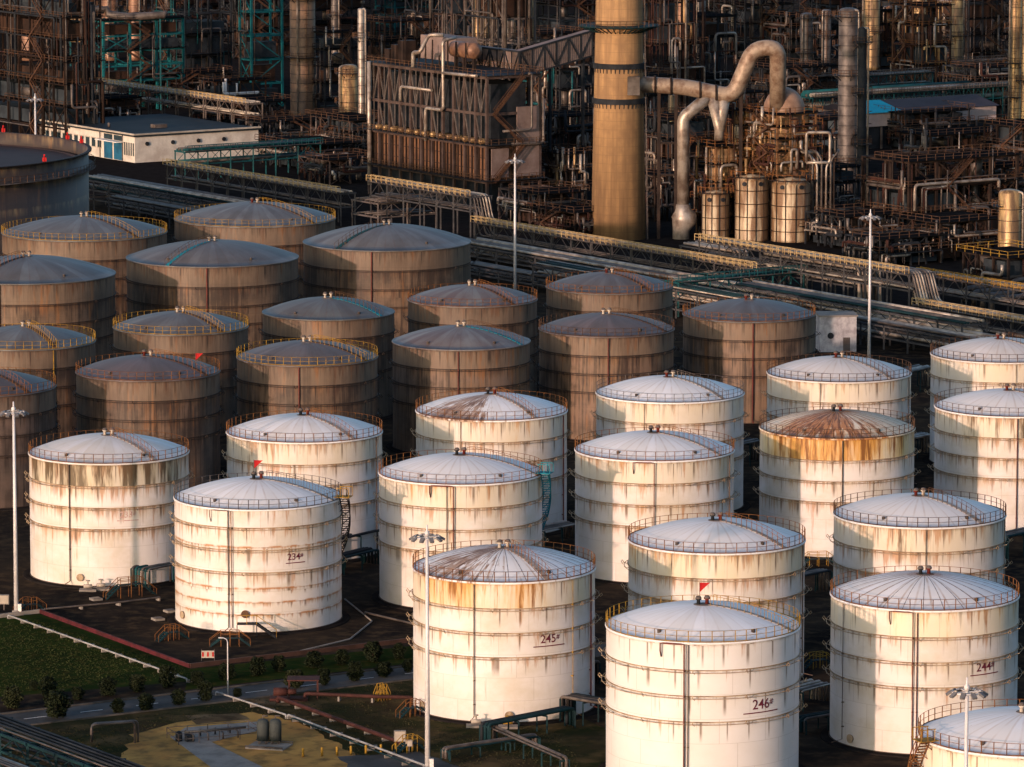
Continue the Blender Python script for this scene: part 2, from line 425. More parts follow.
def tank(l, r, fy, D, label, sm, rm, group, rail='rail', walk=38, walkm='rail', ribs=0, pipes=(), vents='red', rings=RINGS, ht=HT,
         stair=None, flag=None, number=None, rise=None, manhole=None, sidepipes=True, railing=True):
    c = (l + r) / 2; p = at(c, fy, ht); n = math.hypot(p.x, p.y); rad = D / 2; rise = rise or D * .105
    cx, cy = p.x + p.x / n * rad, p.y + p.y / n * rad
    t = empty('storage_tank', (cx, cy, 0), label, 'storage tank', group)
    half = (r - l) / 2
    A = lambda px: math.asin(max(-.999, min(.999, (px - c) / half)))
    MB().lathe([(rad + 1.0, 0.0), (rad + .9, .10), (rad + .3, .12), (0.01, .13)], 72).build('foundation', M['pad'], t)
    MB().lathe([(rad, .13), (rad, ht)], 96, cap=False).build('shell', sm, t)
    MB().lathe([(rad + .004, .13), (rad + .12, .14), (rad + .12, .22), (rad + .004, .23)], 96, smooth=False, cap=False).build('base_flange', M['ringd'], t)
    MB().lathe([(rad + .10, ht - .16), (rad + .12, ht - .12), (rad + .12, ht + .02), (rad + .0, ht + .04)] + dome(rad - .01, rise, ht + .03), 96).build('roof', rm, t)
    rot = rnd.random() * 6
    if railing: share('roof_railing', railing_mesh(rad + .02, ht + .05, round(2 * math.pi * rad / 1.15), ('r', D, ht)), M[rail], t, rot)
    # rings with brackets and spray pipe
    for i, zr in enumerate(rings):
        key = ('ring', D)
        if key not in _cache:
            mb = MB()
            mb.lathe([(rad, -.06), (rad + .13, -.05), (rad + .13, .02), (rad, .03)], 96, smooth=False, cap=False)
            mb.tube([P3(rad + .45, 2 * math.pi * k / 96, -.20) for k in range(96)], .038, 5, closed=True)
            for k in range(24):
                a = 2 * math.pi * (k + .5) / 24
                mb.bar(P3(rad, a, -.3), P3(rad + .6, a, -.15), .05)
                if k % 2: mb.tube([P3(rad + .45, a, -.2), P3(rad + .75, a, .15), P3(rad + .85, a, -.05), P3(rad + .6, a + .02, -.3)], .04, 4)
            _cache[key] = mb.mesh('stiffening_ring')
        o = share('stiffening_ring', _cache[key], M['ringw'] if D < 20 and group.startswith('white') else M['ringd'], t, rot * 0); o.location = (0, 0, zr)
    # vents on the crown
    top = ht + rise
    v = MB(); v.lathe([(.95, top - .25), (.95, top + .02), (.3, top + .05)], 16)
    v.build('crown_plate', M['grey'], t)
    cols = [M['vred'], M['vwhite']] if vents == 'red' else [M['dark'], M['vred']] if vents == 'dark' else [M['vwhite'], M['vwhite']]
    for k, (dx, dy) in enumerate(((-.45, -.1), (.4, .15))):
        v = MB(); v.lathe([(.2, top), (.17, top + .45), (.3, top + .5), (.28, top + .72), (.16, top + .82), (.02, top + .84)], 12, (dx, dy))
        vo = v.build('vent', cols[k], t); v = MB(); v.lathe([(.31, top + .60), (.33, top + .64), (.2, top + .86), (.02, top + .88)], 12, (dx, dy)); v.build('vent_cap', M['grey'], vo)
    # small hatches near the rim
    for aa in (A(c + half * .62) * .9, A(c - half * .55)):
        h = MB(); q = P3(rad * .86, aa, roofz(rad * .86, rad, rise, ht)); h.lathe([(.2, q.z - .1), (.2, q.z + .22), (.27, q.z + .25), (.02, q.z + .3)], 10, (q.x, q.y))
        h.build('hatch', M['grey'], t)
    if ribs:
        rot0 = rnd.random()
        for k in range(ribs):
            a = rot0 + 2 * math.pi * k / ribs; rbm = MB(); rbm.tube([P3(rad * (1 - i / 8 * .94), a, roofz(rad * (1 - i / 8 * .94), rad, rise, ht) + .02) for i in range(9)], .035, 4); rbm.build('roof_rib', M['rail'], t)
    # walkway from rim to crown
    if walk is not None:
        a = R(walk); mb = MB(); prev = None
        side = Vector((math.cos(a), math.sin(a), 0)) * .42
        for k in range(9):
            rr = rad * (1 - k / 8 * .93); q = P3(rr, a, roofz(rr, rad, rise, ht) + .06)
            if prev is not None:
                mb.bar(prev, q, .6, .05)
            prev = q
        wko = mb.build('roof_walkway', M['wgrat'] if (walkm == 'rail' and group.startswith('white')) else M[walkm], t)
        mb = MB(); ps = []
        for k in range(13):
            rr = rad * (1 - k / 12 * .9); q = P3(rr, a, roofz(rr, rad, rise, ht)); ps.append(q)
        for s_ in (side, -side):
            for q in ps: mb.bar(q + s_, q + s_ + Vector((0, 0, 1.0)), .05)
            mb.tube([q + s_ + Vector((0, 0, 1.0)) for q in ps], .025, 4)
        mb.build('walkway_railing', M[rail], wko)
    # downcomer pipes: (px, px_of_loop or None, material, radius)
    for ppx, lpx, pm, pr in pipes:
        a = A(ppx); pts = []
        if lpx is not None:
            b = A(lpx); pts += [P3(rad + .1, b, ht - 1.5), P3(rad + .35, b, ht - .9), P3(rad + .35, b, ht - .15)]
            for k in range(1, 6): pts.append(P3(rad + .4, b + (a - b) * k / 6, ht - .1))
            pts.append(P3(rad + .35, a, ht - .15))
        else: pts.append(P3(rad + .18, a, ht - .2))
        pts.append(P3(rad + .2, a, .7)); pts.append(P3(rad + 1.4, a, .5))
        mb = MB(); mb.tube(pts, pr * .62, 6)
        for zz in (2, 4.5, 7, 9.5, 12): mb.bar(P3(rad, a, zz), P3(rad + .26, a, zz), .16, .1)
        mb.build('downcomer_pipe', M[{'rpipe': 'tpipe', 'ringd': 'tpipe2'}.get(pm, pm)], t)
    if stair:
        a0, a1, smt = stair; mb = MB(); ns = 46
        for k in range(ns + 1):
            f = k / ns; a = R(a0 + (a1 - a0) * f); z = ht * (1 - f) + .3
            p0 = P3(rad + .12, a, z); p1 = P3(rad + 1.0, a, z)
            mb.bar(p0, p1, .3, .06)
            if k % 3 == 0: mb.bar(p1, p1 + Vector((0, 0, 1.1)), .07); mb.bar(P3(rad, a, z - .9), p1, .08)
        for off, dz in ((.12, 0), (1.0, 0), (1.0, 1.1), (1.0, .55)):
            mb.tube([P3(rad + off, R(a0 + (a1 - a0) * k / ns), ht * (1 - k / ns) + .3 + dz) for k in range(ns + 1)], .07 if dz == 0 else .04, 4)
        sto = mb.build('spiral_stair', M[smt], t)
        mb = MB(); a = R(a0)
        mb.bar(P3(rad - .3, a, ht + .35), P3(rad + 1.5, a, ht + .35), 1.6, .08)
        for u in (-.07, .07):
            for rr in (0.1, .8, 1.5): mb.bar(P3(rad + rr, a + u, ht + .35), P3(rad + rr, a + u, ht + 1.4), .07)
            mb.bar(P3(rad, a + u, ht + 1.4), P3(rad + 1.5, a + u, ht + 1.4), .07)
        mb.build('stair_landing', M['yel'] if smt != 'cyan' else M['cyan'], sto)
    if manhole:
        for mx, mz in manhole:
            a = A(mx); q = P3(rad, a, mz); d = P3(1, a, 0); mb = MB()
            for r0, o0, o1 in ((.36, 0, .18), (.45, .18, .26)): mb.tube([q + d * o0, q + d * o1], r0, 14)
            mb.build('manhole', M['rail'] if mz > 1.6 else M['ringw'], t)
    if number:
        txt, npx, nz, hgt, ul, col = number
        a = A(npx)
        for part_txt, size, x0, z0 in ((txt[:-1], hgt * 1.5, -.35 * hgt, 0), ('#', hgt * .85, 1.25 * hgt, hgt * .45)):
            cu = bpy.data.curves.new('number', 'FONT'); cu.body = part_txt; cu.size = size * 1.15; cu.resolution_u = 3; cu.offset = .012
            cu.align_x = 'CENTER'; to = bpy.data.objects.new('tmp', cu); C.objects.link(to)
            bpy.context.view_layer.update()
            me = bpy.data.meshes.new_from_object(to.evaluated_get(bpy.context.evaluated_depsgraph_get()))
            bpy.data.objects.remove(to)
            for q in me.vertices:
                u = a + (q.co.x + x0) / rad; q.co = P3(rad + .03, u, nz + z0 + q.co.y)
            me.name = 'tank_number'; me.materials.clear(); me.materials.append(M[col])
            o = bpy.data.objects.new('tank_number', me); C.objects.link(o); o.parent = t
        mb = MB(); lo, hi = ul
        for k in range(10):
            u0, u1 = a + (lo + (hi - lo) * k / 10) / rad, a + (lo + (hi - lo) * (k + 1) / 10) / rad
            mb.bar(P3(rad + .03, u0, nz - .35), P3(rad + .03, u1, nz - .35), .03, .10)
        mb.build('number_underline', M[col], o)
    if flag:
        a = R(flag[0]); rr = flag[1]; z = roofz(rr, rad, rise, ht); q = P3(rr, a, z); rt = empty('flag', (cx + q.x, cy + q.y, z - .02), flag[2], 'flag'); rt.scale = (.72, .72, .8)
        mb = MB(); mb.tube([(0, 0, 0), (0, 0, 2.6)], .035, 5); mb.build('flag_pole', M['grey'], rt)
        mb = MB(); th_ = .015
        for k in range(4):
            x0, x1 = k * .35, (k + 1) * .35; y0, y1 = .1 * math.sin(k), .1 * math.sin(k + 1)
            h0, h1 = 1.2 * (1 - k / 4), 1.2 * (1 - (k + 1) / 4) + .02
            for sg in (1, -1):
                pp = [(x0, y0 + th_ * sg, 2.55 - h0), (x1, y1 + th_ * sg, 2.55 - h1 - k * .0), (x1, y1 + th_ * sg, 2.55), (x0, y0 + th_ * sg, 2.55)]
                mb.poly(pp if sg < 0 else pp[::-1])
        mb.build('flag_cloth', M['red'], rt)
    return t, cx, cy, rad

M['tpipe'] = mat('downcomer_oxide', (.15, .045, .036), (.09, .035, .028), .8)
M['tpipe2'] = mat('downcomer_grey_brown', (.15, .11, .085), (.09, .06, .045), .8)
M['wgrat'] = mat('pale_grating', (.34, .31, .29), (.22, .18, .15), 1.2)
M['ringw'] = mat('ring_steel_pale', (.40, .31, .21), (.18, .12, .07), .7)
M['ringd'] = mat('ring_steel_dark', (.05, .038, .032), (.03, .022, .02), .6)
M['vred'] = mat('vent_red', (.13, .025, .02), (.08, .02, .02), .8)
M['vwhite'] = mat('vent_dirty_white', (.55, .52, .48), (.25, .18, .13), 2.5)
M['tnum'] = mat('stencil_maroon', (.13, .022, .04), (.09, .02, .035), .8)
M['tfade'] = mat('faded_stencil', (.42, .26, .25), (.60, .48, .44), 2.5)

WH, WD = (.62, .60, .60), (.48, .44, .37)
RU, DK = (.33, .145, .045), (.11, .07, .042)
_n = [0]
def wshell(**k):
    _n[0] += 1
    d = dict(base=WH, dirt=WD, rust=RU, dark=DK, rings=RINGS, streak=.5, top=(.56, .49, .37)); d.update(k); d['streak'] = d['streak'] + (.25 if d['streak'] > .2 else 0)
    return shell_mat('tank_plate_%d' % _n[0], 9.5, HT, seed=_n[0] * 3.7, **d)
def wroof(**k):
    _n[0] += 1
    d = dict(base=(.72, .73, .76), dirt=(.60, .59, .58), rust=(.30, .17, .09), amount=.1, line=.3); d.update(k)
    return roof_mat('tank_roof_%d' % _n[0], 9.5, 2, seed=_n[0] * 2.3, **d)
GW = 'white storage tanks in the front rows'
tank(30, 188, 464, 19, 'white tank with black stained top band, leftmost in the front, beside the tall light mast', wshell(darktop=.85, streak=.75, top=(.45, .38, .24)), wroof(base=(.62, .62, .64), dirt=(.50, .46, .40), amount=.25, line=.1), GW, vents='white', walk=40, rail='oran', number=('233#', 133, 8.35, .62, (-1.3, 1.3), 'tfade'), pipes=[(76, None, 'ringd', .11)], manhole=[(86, 1.2)])
tank(175.4, 340.5, 510, 19, 'white tank with red flag on its roof and rows of rusty seam lines', wshell(streak=.6, seams=(9.9, 5.2, 3.6, 2.2), top=None), wroof(), GW, ht=14.15, walk=68, vents='dark', rail='grey', stair=(76, 150, 'ringd'), flag=(-150, .9, 'red pennant flag on the roof of the tank with rusty seam lines'), number=('234#', 298, 8.3, .62, (-1.2, 1.2), 'tnum'), pipes=[(233, None, 'ringd', .10), (236.5, 216, 'ringd', .09)], manhole=[(186, 1.3), (249, 2.3)])
tank(228, 381, 443, 19, 'white tank with tan stained top band, between the flagged tank and the brown tanks', wshell(darktop=.25, streak=.6), wroof(dirt=(.58, .54, .5), amount=.12), GW, walk=42, vents='dark', rail='oran', pipes=[(375, None, 'ringd', .14)], manhole=[])
tank(417, 566, 421, 19, 'white tank with streaks of rust running down the left of its roof', wshell(streak=.55, toprust=.15), wroof(amount=.34, side=(-38, .72), line=.2), GW, walk=36, vents='dark', rail='oran', pipes=[(561, None, 'rpipe', .16), (462, None, 'ringw', .08)])
tank(379.4, 542, 485, 19, 'white tank with cyan stair landing and a brown pipe loop on its front', wshell(streak=.55, toprust=.12), wroof(base=(.70, .70, .72)), GW, walk=72, vents='dark', rail='oran', stair=(74, 150, 'cyan'), pipes=[(454.5, 432, 'rpipe', .13), (448, None, 'ringd', .08)])
tank(413, 595, 583, 19, 'white tank numbered 245 with orange rusted top band behind the slim light mast', wshell(toprust=.75, streak=.35, top=(.60, .51, .33), rside=-10), wroof(amount=.12, line=.6, nseg=32, side=(-50, .5)), GW, walk=29, vents='white', rail='oran', ribs=32, number=('245#', 550, 8.35, .72, (-1.95, 1.75), 'tnum'), pipes=[(475, None, 'ringd', .09), (589, None, 'rpipe', .16), (571, None, 'yel', .06)], manhole=[(424, .95), (509, .95)])
tank(597, 743, 403, 19, 'white tank with clean pale dome standing before the large stained tank at right of centre', wshell(streak=.5), wroof(), GW, walk=45, vents='red', rail='grey', pipes=[(643, None, 'ringw', .07)])
tank(575, 734, 461.5, 19, 'white tank with brown pipe frame on its front, just left of the grey roofed tank', wshell(streak=.6, toprust=.18), wroof(), GW, walk=55, vents='dark', rail='oran', pipes=[(652, 632, 'rpipe', .11), (727, None, 'ringd', .14)])
tank(629, 804, 554, 19, 'white tank with tan streaked top band directly behind the tank numbered 246', wshell(streak=.85, toprust=.2, top=(.60, .52, .36)), wroof(base=(.66, .67, .7)), GW, walk=48, vents='dark', rail='oran', pipes=[(799, None, 'ringd', .13)])
tank(606, 799.5, 643, 19, 'clean white tank numbered 246 with red flag and yellow railing at bottom centre', wshell(streak=.12, top=None, base=(.63, .62, .625), dirt=(.57, .55, .53)), wroof(base=(.72, .74, .78), amount=.0, line=.15), GW, walk=66, vents='dark', rail='yel', flag=(-160, .9, 'red pennant flag on the roof of the tank numbered 246'), number=('246#', 760, 8.0, .80, (-2.3, 1.9), 'tnum'), pipes=[(681.5, 659, 'rpipe', .13), (685, None, 'ringd', .09)], manhole=[(701, 1.0)])
tank(767, 911, 382.5, 19, 'white tank with grey dome behind the orange rusted tank', wshell(streak=.5), wroof(base=(.62, .61, .62), dirt=(.52, .48, .44), amount=.15), GW, walk=44, vents='red', rail='rail', pipes=[(906, None, 'ringd', .12), (816, None, 'ringw', .07)])
tank(760, 914, 439, 19, 'tank with heavily rusted orange roof and orange top band', wshell(toprust=1.35, streak=.6, top=(.60, .48, .22), rside=-12), wroof(base=(.66, .60, .50), dirt=(.55, .42, .26), rust=(.36, .12, .014), amount=.36, side=(-15, .3), line=.8, nseg=32), GW, walk=None, vents='dark', rail='rail', ribs=30, pipes=[(837.5, None, 'ringd', .12)])
tank(931.6, 1070, 363, 19, 'white tank with mottled dome, farthest back at the right edge', wshell(streak=.5), wroof(base=(.64, .62, .62), dirt=(.48, .44, .4), amount=.1), GW, walk=44, vents='red', rail='rail', pipes=[(1009, None, 'ringw', .07)])
tank(936, 1084, 417, 19, 'white tank with black streaked top band at the right edge', wshell(darktop=.55, streak=.7), wroof(base=(.64, .63, .64), amount=.1), GW, walk=50, vents='red', rail='rail', pipes=[(1010, None, 'rpipe', .12), (1019, None, 'rpipe', .12)])
tank(833, 1006, 528, 19, 'white tank with stained top band directly behind the tank numbered 244', wshell(streak=.75, darktop=.12), wroof(base=(.62, .62, .64), amount=.12), GW, walk=42, vents='red', rail='rail', pipes=[(919, None, 'ringd', .08), (1001, None, 'ringd', .1)])
tank(830, 1019, 611, 19, 'white tank numbered 244 with rust tinted top band at lower right', wshell(streak=.4, toprust=.32, top=(.66, .58, .42)), wroof(amount=.05, line=.55, nseg=32, base=(.70, .70, .73)), GW, walk=None, vents='dark', rail='oran', ribs=28, number=('244#', 980, 8.4, .74, (-1.9, 1.7), 'tnum'), pipes=[(906, 884, 'rpipe', .10), (910, None, 'rpipe', .09), (841, None, 'ringd', .07)], manhole=[(848, 1.0)])
tank(919, 1133, 757, 19, 'white tank with dark rimmed roof cut off by the bottom right corner', wshell(streak=.3, top=(.66, .6, .46)), wroof(base=(.68, .70, .74)), GW, walk=None, vents='white', rail='oran', stair=(-66, -140, 'oran'), pipes=[])

def bshell(D=19, **k):
    _n[0] += 1
    d = dict(ochre=(.22, .105, .035), base=(.145, .098, .066), dirt=(.058, .046, .040), rust=(.10, .048, .028), dark=(.022, .016, .014), rings=RINGS if D < 20 else (11.6, 8.6, 5.8), streak=1.0, top=(.15, .112, .082), heavy=1.0)
    d.update(k); return shell_mat('stained_plate_%d' % _n[0], D / 2, HT, seed=_n[0] * 3.7, **d)
def broof(D=19, **k):
    _n[0] += 1
    d = dict(base=(.105, .112, .112), dirt=(.058, .047, .040), rust=(.085, .042, .034), amount=.05, line=.35, nseg=48); d.update(k)
    return roof_mat('stained_roof_%d' % _n[0], D / 2, 2, seed=_n[0] * 2.3, **d)
GB = 'stained brown storage tanks in the middle rows'
tank(-41, 94, 350, 19, 'small stained tank with radial striped roof cut by the left edge, with a yellow standpipe', bshell(), broof(base=(.13, .14, .145)), GB, rail='yel', vents='white', walk=30, pipes=[(58, None, 'yel', .12)])
tank(114.5, 247, 335, 19, 'small stained tank with yellow railing in front of the cyan striped large tank', bshell(), broof(base=(.13, .135, .135), amount=.1), GB, rail='yel', vents='white', walk=42)
tank(263, 394, 320, 19, 'small stained tank with a thin cyan line down the right of its roof', bshell(heavy=.8), broof(amount=.08), GB, rail='rail', vents='white', walk=55, walkm='cyan', railing=False)
tank(408, 537, 307, 19, 'small stained tank with grey red striped roof just left of the central light mast', bshell(heavy=.7), broof(base=(.15, .15, .145), dirt=(.085, .048, .04), nseg=32), GB, rail='oran', vents='white', walk=40)
tank(547, 672, 294, 19, 'small stained tank standing farthest back and right of the central light mast', bshell(heavy=.75), broof(base=(.11, .105, .105)), GB, rail='oran', vents='red', walk=40)
tank(-91, 56, 396.5, 19, 'dark stained tank cut by the left edge behind the tall light mast', bshell(heavy=1.0, base=(.12, .085, .07)), broof(base=(.10, .09, .10)), GB, rail='oran', walk=45)
tank(78, 218, 381, 19, 'dark stained tank with brown dome, directly behind the leftmost white tank', bshell(heavy=1.1, base=(.14, .095, .07)), broof(base=(.115, .09, .09)), GB, rail='oran', walk=60, flag=(62, 7.4, 'small red flag at the right of the dark brown dome'))
tank(237.5, 377, 366, 19, 'stained tank with grey brown dome and yellow railing behind the second white tank', bshell(heavy=.95), broof(base=(.12, .105, .105)), GB, rail='yel', vents='white', walk=60, pipes=[(302, None, 'rpipe', .15)])
tank(392.5, 530, 350, 19, 'stained tank with maroon radial striped roof and cyan rim at centre', bshell(heavy=.7, dirt=(.15, .11, .09)), broof(base=(.16, .16, .16), dirt=(.075, .042, .036), nseg=36), GB, rail='rail', vents='white', walk=62, walkm='cyan', railing=False, pipes=[(459, None, 'rpipe', .12)])
tank(540, 673, 337, 19, 'stained tank with dark brown dome behind the pale domed white tank', bshell(heavy=.7, base=(.165, .11, .072), dirt=(.17, .11, .08)), broof(base=(.125, .098, .095), amount=.05), GB, rail='rail', vents='white', walk=62, pipes=[(607, None, 'rpipe', .15)])
tank(683, 815, 322, 19, 'stained tank with bluish grey dome beside the pale concrete hut', bshell(heavy=.65, base=(.17, .11, .07), dirt=(.16, .115, .09)), broof(base=(.10, .105, .115)), GB, rail='oran', vents='red', walk=None, pipes=[(750, None, 'rpipe', .2)])
GL = 'large stained storage tanks with low domes'
RL = (11.6, 8.6, 5.8)
tank(3, 166, 241, 27, 'large stained tank with grey dome, directly before the giant open tank', bshell(27), broof(27, base=(.13, .138, .142)), GL, rail='yel', vents='white', walk=45, rings=RL, rise=2.5)
tank(175, 335, 227, 27, 'large stained tank with bluish dome, right hand one of the two farthest back', bshell(27), broof(27, base=(.155, .165, .17)), GL, rail='yel', vents='red', walk=50, rings=RL, rise=2.6)
tank(-62, 116, 284, 27, 'large stained tank with striped grey dome cut by the left edge', bshell(27), broof(27, base=(.13, .142, .15)), GL, rail='oran', vents='white', walk=-30, walkm='dark', rings=RL, rise=2.6, railing=False, pipes=[(8, None, 'rpipe', .2)])
tank(127, 298, 267, 27, 'large stained tank with bright cyan walkway down the left of its dome', bshell(27), broof(27, base=(.125, .122, .122)), GL, rail='rail', vents='white', walk=-28, walkm='cyan', rings=RL, rise=2.5, pipes=[(212, None, 'rpipe', .2)], railing=False)
tank(304, 470, 251, 27, 'large stained tank with bluish dome and dark curved walkway, right of the other large ones', bshell(27), broof(27, base=(.14, .148, .155)), GL, rail='rail', vents='white', walk=-35, walkm='teal', rings=RL, rise=2.7, pipes=[(374, None, 'rpipe', .2)], railing=False)
# giant open-topped floating roof tank
def giant():
    p = at(-166, 172, 21.5); rad = 40; cx, cy = p.x, p.y + 38
    t = empty('floating_roof_tank', (cx, cy, 0), 'giant open topped brown tank with sunken floating roof at the upper left edge', 'storage tank')
    sm = shell_mat('giant_plate', rad, 21.5, base=(.055, .040, .034), dirt=(.034, .028, .026), rust=(.09, .05, .035), dark=(.03, .024, .024), rings=(18.5, 14, 9), streak=.8, heavy=.6, seed=77)
    MB().lathe([(rad + 2, 0), (rad + 1.8, .5), (rad, .6)], 128).build('foundation', M['pad'], t)
    MB().lathe([(rad, .5), (rad, 21.5), (rad - .15, 21.5), (rad - .15, 19.2)], 160, cap=False).build('shell', sm, t)
    MB().lathe([(rad + .0, 18.4), (rad + 1.3, 18.4), (rad + 1.3, 18.55), (rad, 18.6)], 128, smooth=False, cap=False).build('wind_girder', M['grey'], t)
    MB().lathe([(rad + .05, 21.3), (rad + .6, 21.3), (rad + .6, 21.5), (rad, 21.52)], 128, smooth=False, cap=False).build('top_girder', M['brown'], t)
    MB().lathe([(rad - .3, 19.3), (rad - 2, 19.5), (rad - 2.2, 19.0), (.01, 19.1)], 128).build('floating_roof', mat('floating_roof_paint', (.045, .032, .032), (.03, .024, .024), .1), t)
    mb = MB(); n = 150
    for k in range(n):
        a = 2 * math.pi * k / n; mb.bar(P3(rad + 1.2, a, 18.55), P3(rad + 1.2, a, 19.65), .09)
    for z in (19.1, 19.65): mb.tube([P3(rad + 1.2, 2 * math.pi * k / n, z) for k in range(n)], .045, 4, closed=True)
    mb.build('girder_railing', M['rail'], t)
    for px, lab in ((4, 'red foam nozzle at the left edge of the giant tank rim'), (67.5, 'red foam nozzle on the far rim of the giant tank, beside the white building'), (81.5, 'red foam nozzle at the right end of the giant tank rim'), (45, 'red foam nozzle on the near inner rim of the giant tank')):
        Y0 = cy; # intersect with rim
        best = None
        for k in range(720):
            a = k * math.pi / 360; q = P3(rad - .1, a, 21.5) + Vector((cx, cy, 0))
            sx = 512 + F * q.x / (q.y * math.cos(TH) + (HC - q.z) * math.sin(TH))
            far = q.y > cy
            if (px == 45) == (not far) or px == 81.5 and q.x > cx:
                e = abs(sx - px)
                if best is None or e < best[0]: best = (e, q)
        q = best[1]; o = empty('foam_nozzle', q, lab, 'foam nozzle', 'red nozzles on the giant tank'); o.scale = (.7, .7, .75)
        MB().tube([(0, 0, 0), (0, 0, 1.3), (0, -.5, 1.6)], .22, 8).build('nozzle_pipe', M['red'], o)
        MB().box(-.5, -.12, .1, .5, .12, 1.0).build('splash_plate', M['red'], o)
giant()

# ------------------------------------------------------------ light masts
def mast(px, py, label, h=24.0, lights=10):
    b = at(px, py, h); t = empty('light_mast', (b.x, b.y, 0), label, 'light mast', 'tall white light masts')
    MB().tube([(0, 0, 0), (0, 0, h)], [.27, .14], 12).build('pole', M['pole'], t)
    MB().lathe([(.5, 0), (.5, .5), (.36, .55)], 12).build('base_flange', M['conc'], t)
    mb = MB(); mb.tube([(math.cos(k / 24 * 6.2832) * 1.25, math.sin(k / 24 * 6.2832) * 1.25, h - .5) for k in range(24)], .07, 5, closed=True)
    for k in range(4):
        a = k * math.pi / 2 + .3; mb.bar((0, 0, h - .5), (1.25 * math.cos(a), 1.25 * math.sin(a), h - .5), .08)
    lro = mb.build('lamp_ring', M['pole'], t)
    for k in range(lights):
        a = k * 2 * math.pi / lights; c, s = math.cos(a), math.sin(a); l = MB()
        l.bar((1.2 * c, 1.2 * s, h - .42), (1.75 * c, 1.75 * s, h - .75), .42, .18); l.build('floodlight', M['fl'], lro)
    MB().lathe([(.24, h - .4), (.26, h + .0), (.1, h + .15), (.08, h + .7), (.02, h + .75)], 10).build('mast_head', M['pole'], t)
    MB().box(.2, -.3, .4, .6, .1, 1.3).build('control_box', M['white'], t)
M['fl'] = mat('floodlight_housing', (.16, .16, .17), (.09, .09, .1), .8)
mast(13.5, 408, 'tall white light mast on the lawn at the left edge')
mast(515, 158, 'tall white light mast at centre, before the dark furnace')
mast(870.5, 214, 'tall white light mast right of centre behind the white tanks')
mast(427, 532, 'tall white light mast in front of the tank numbered 245')
mast(967, 686, 'light mast with ring of floodlights at the bottom right corner')
mast(35, 97, 'small looking light mast behind the giant open tank, beside the white building')
# curved street lamp
b = at(228, 696); t = empty('street_lamp', b, 'slim white lamp post beside the road, before the flagged tank', 'street lamp')
MB().tube([(0, 0, 0), (0, 0, 5.8), (-.1, 0, 6.1), (-.5, -.05, 6.3)], [.08, .06, .05, .045], 8).build('pole', M['pole'], t)
MB().bar((-.45, -.05, 6.28), (-.95, -.1, 6.3), .2, .09).build('lamp_head', M['pole'], t)

# ------------------------------------------------------------ process plant
def xf(o, x, y, z): return (x, y, z)
def rails(mb, x0, y0, x1, y1, z, step=2.0, w=.09):
    pts = [(x0, y0), (x1, y0), (x1, y1), (x0, y1), (x0, y0)]
    for i in range(4):
        (ax, ay), (bx, by) = pts[i], pts[i + 1]; L = math.hypot(bx - ax, by - ay); n = max(1, int(L / step))
        for k in range(n): mb.bar((ax + (bx - ax) * k / n, ay + (by - ay) * k / n, z), (ax + (bx - ax) * k / n, ay + (by - ay) * k / n, z + 1.1), w)
        for dz in (.55, 1.1): mb.bar((ax, ay, z + dz), (bx, by, z + dz), w * .8)

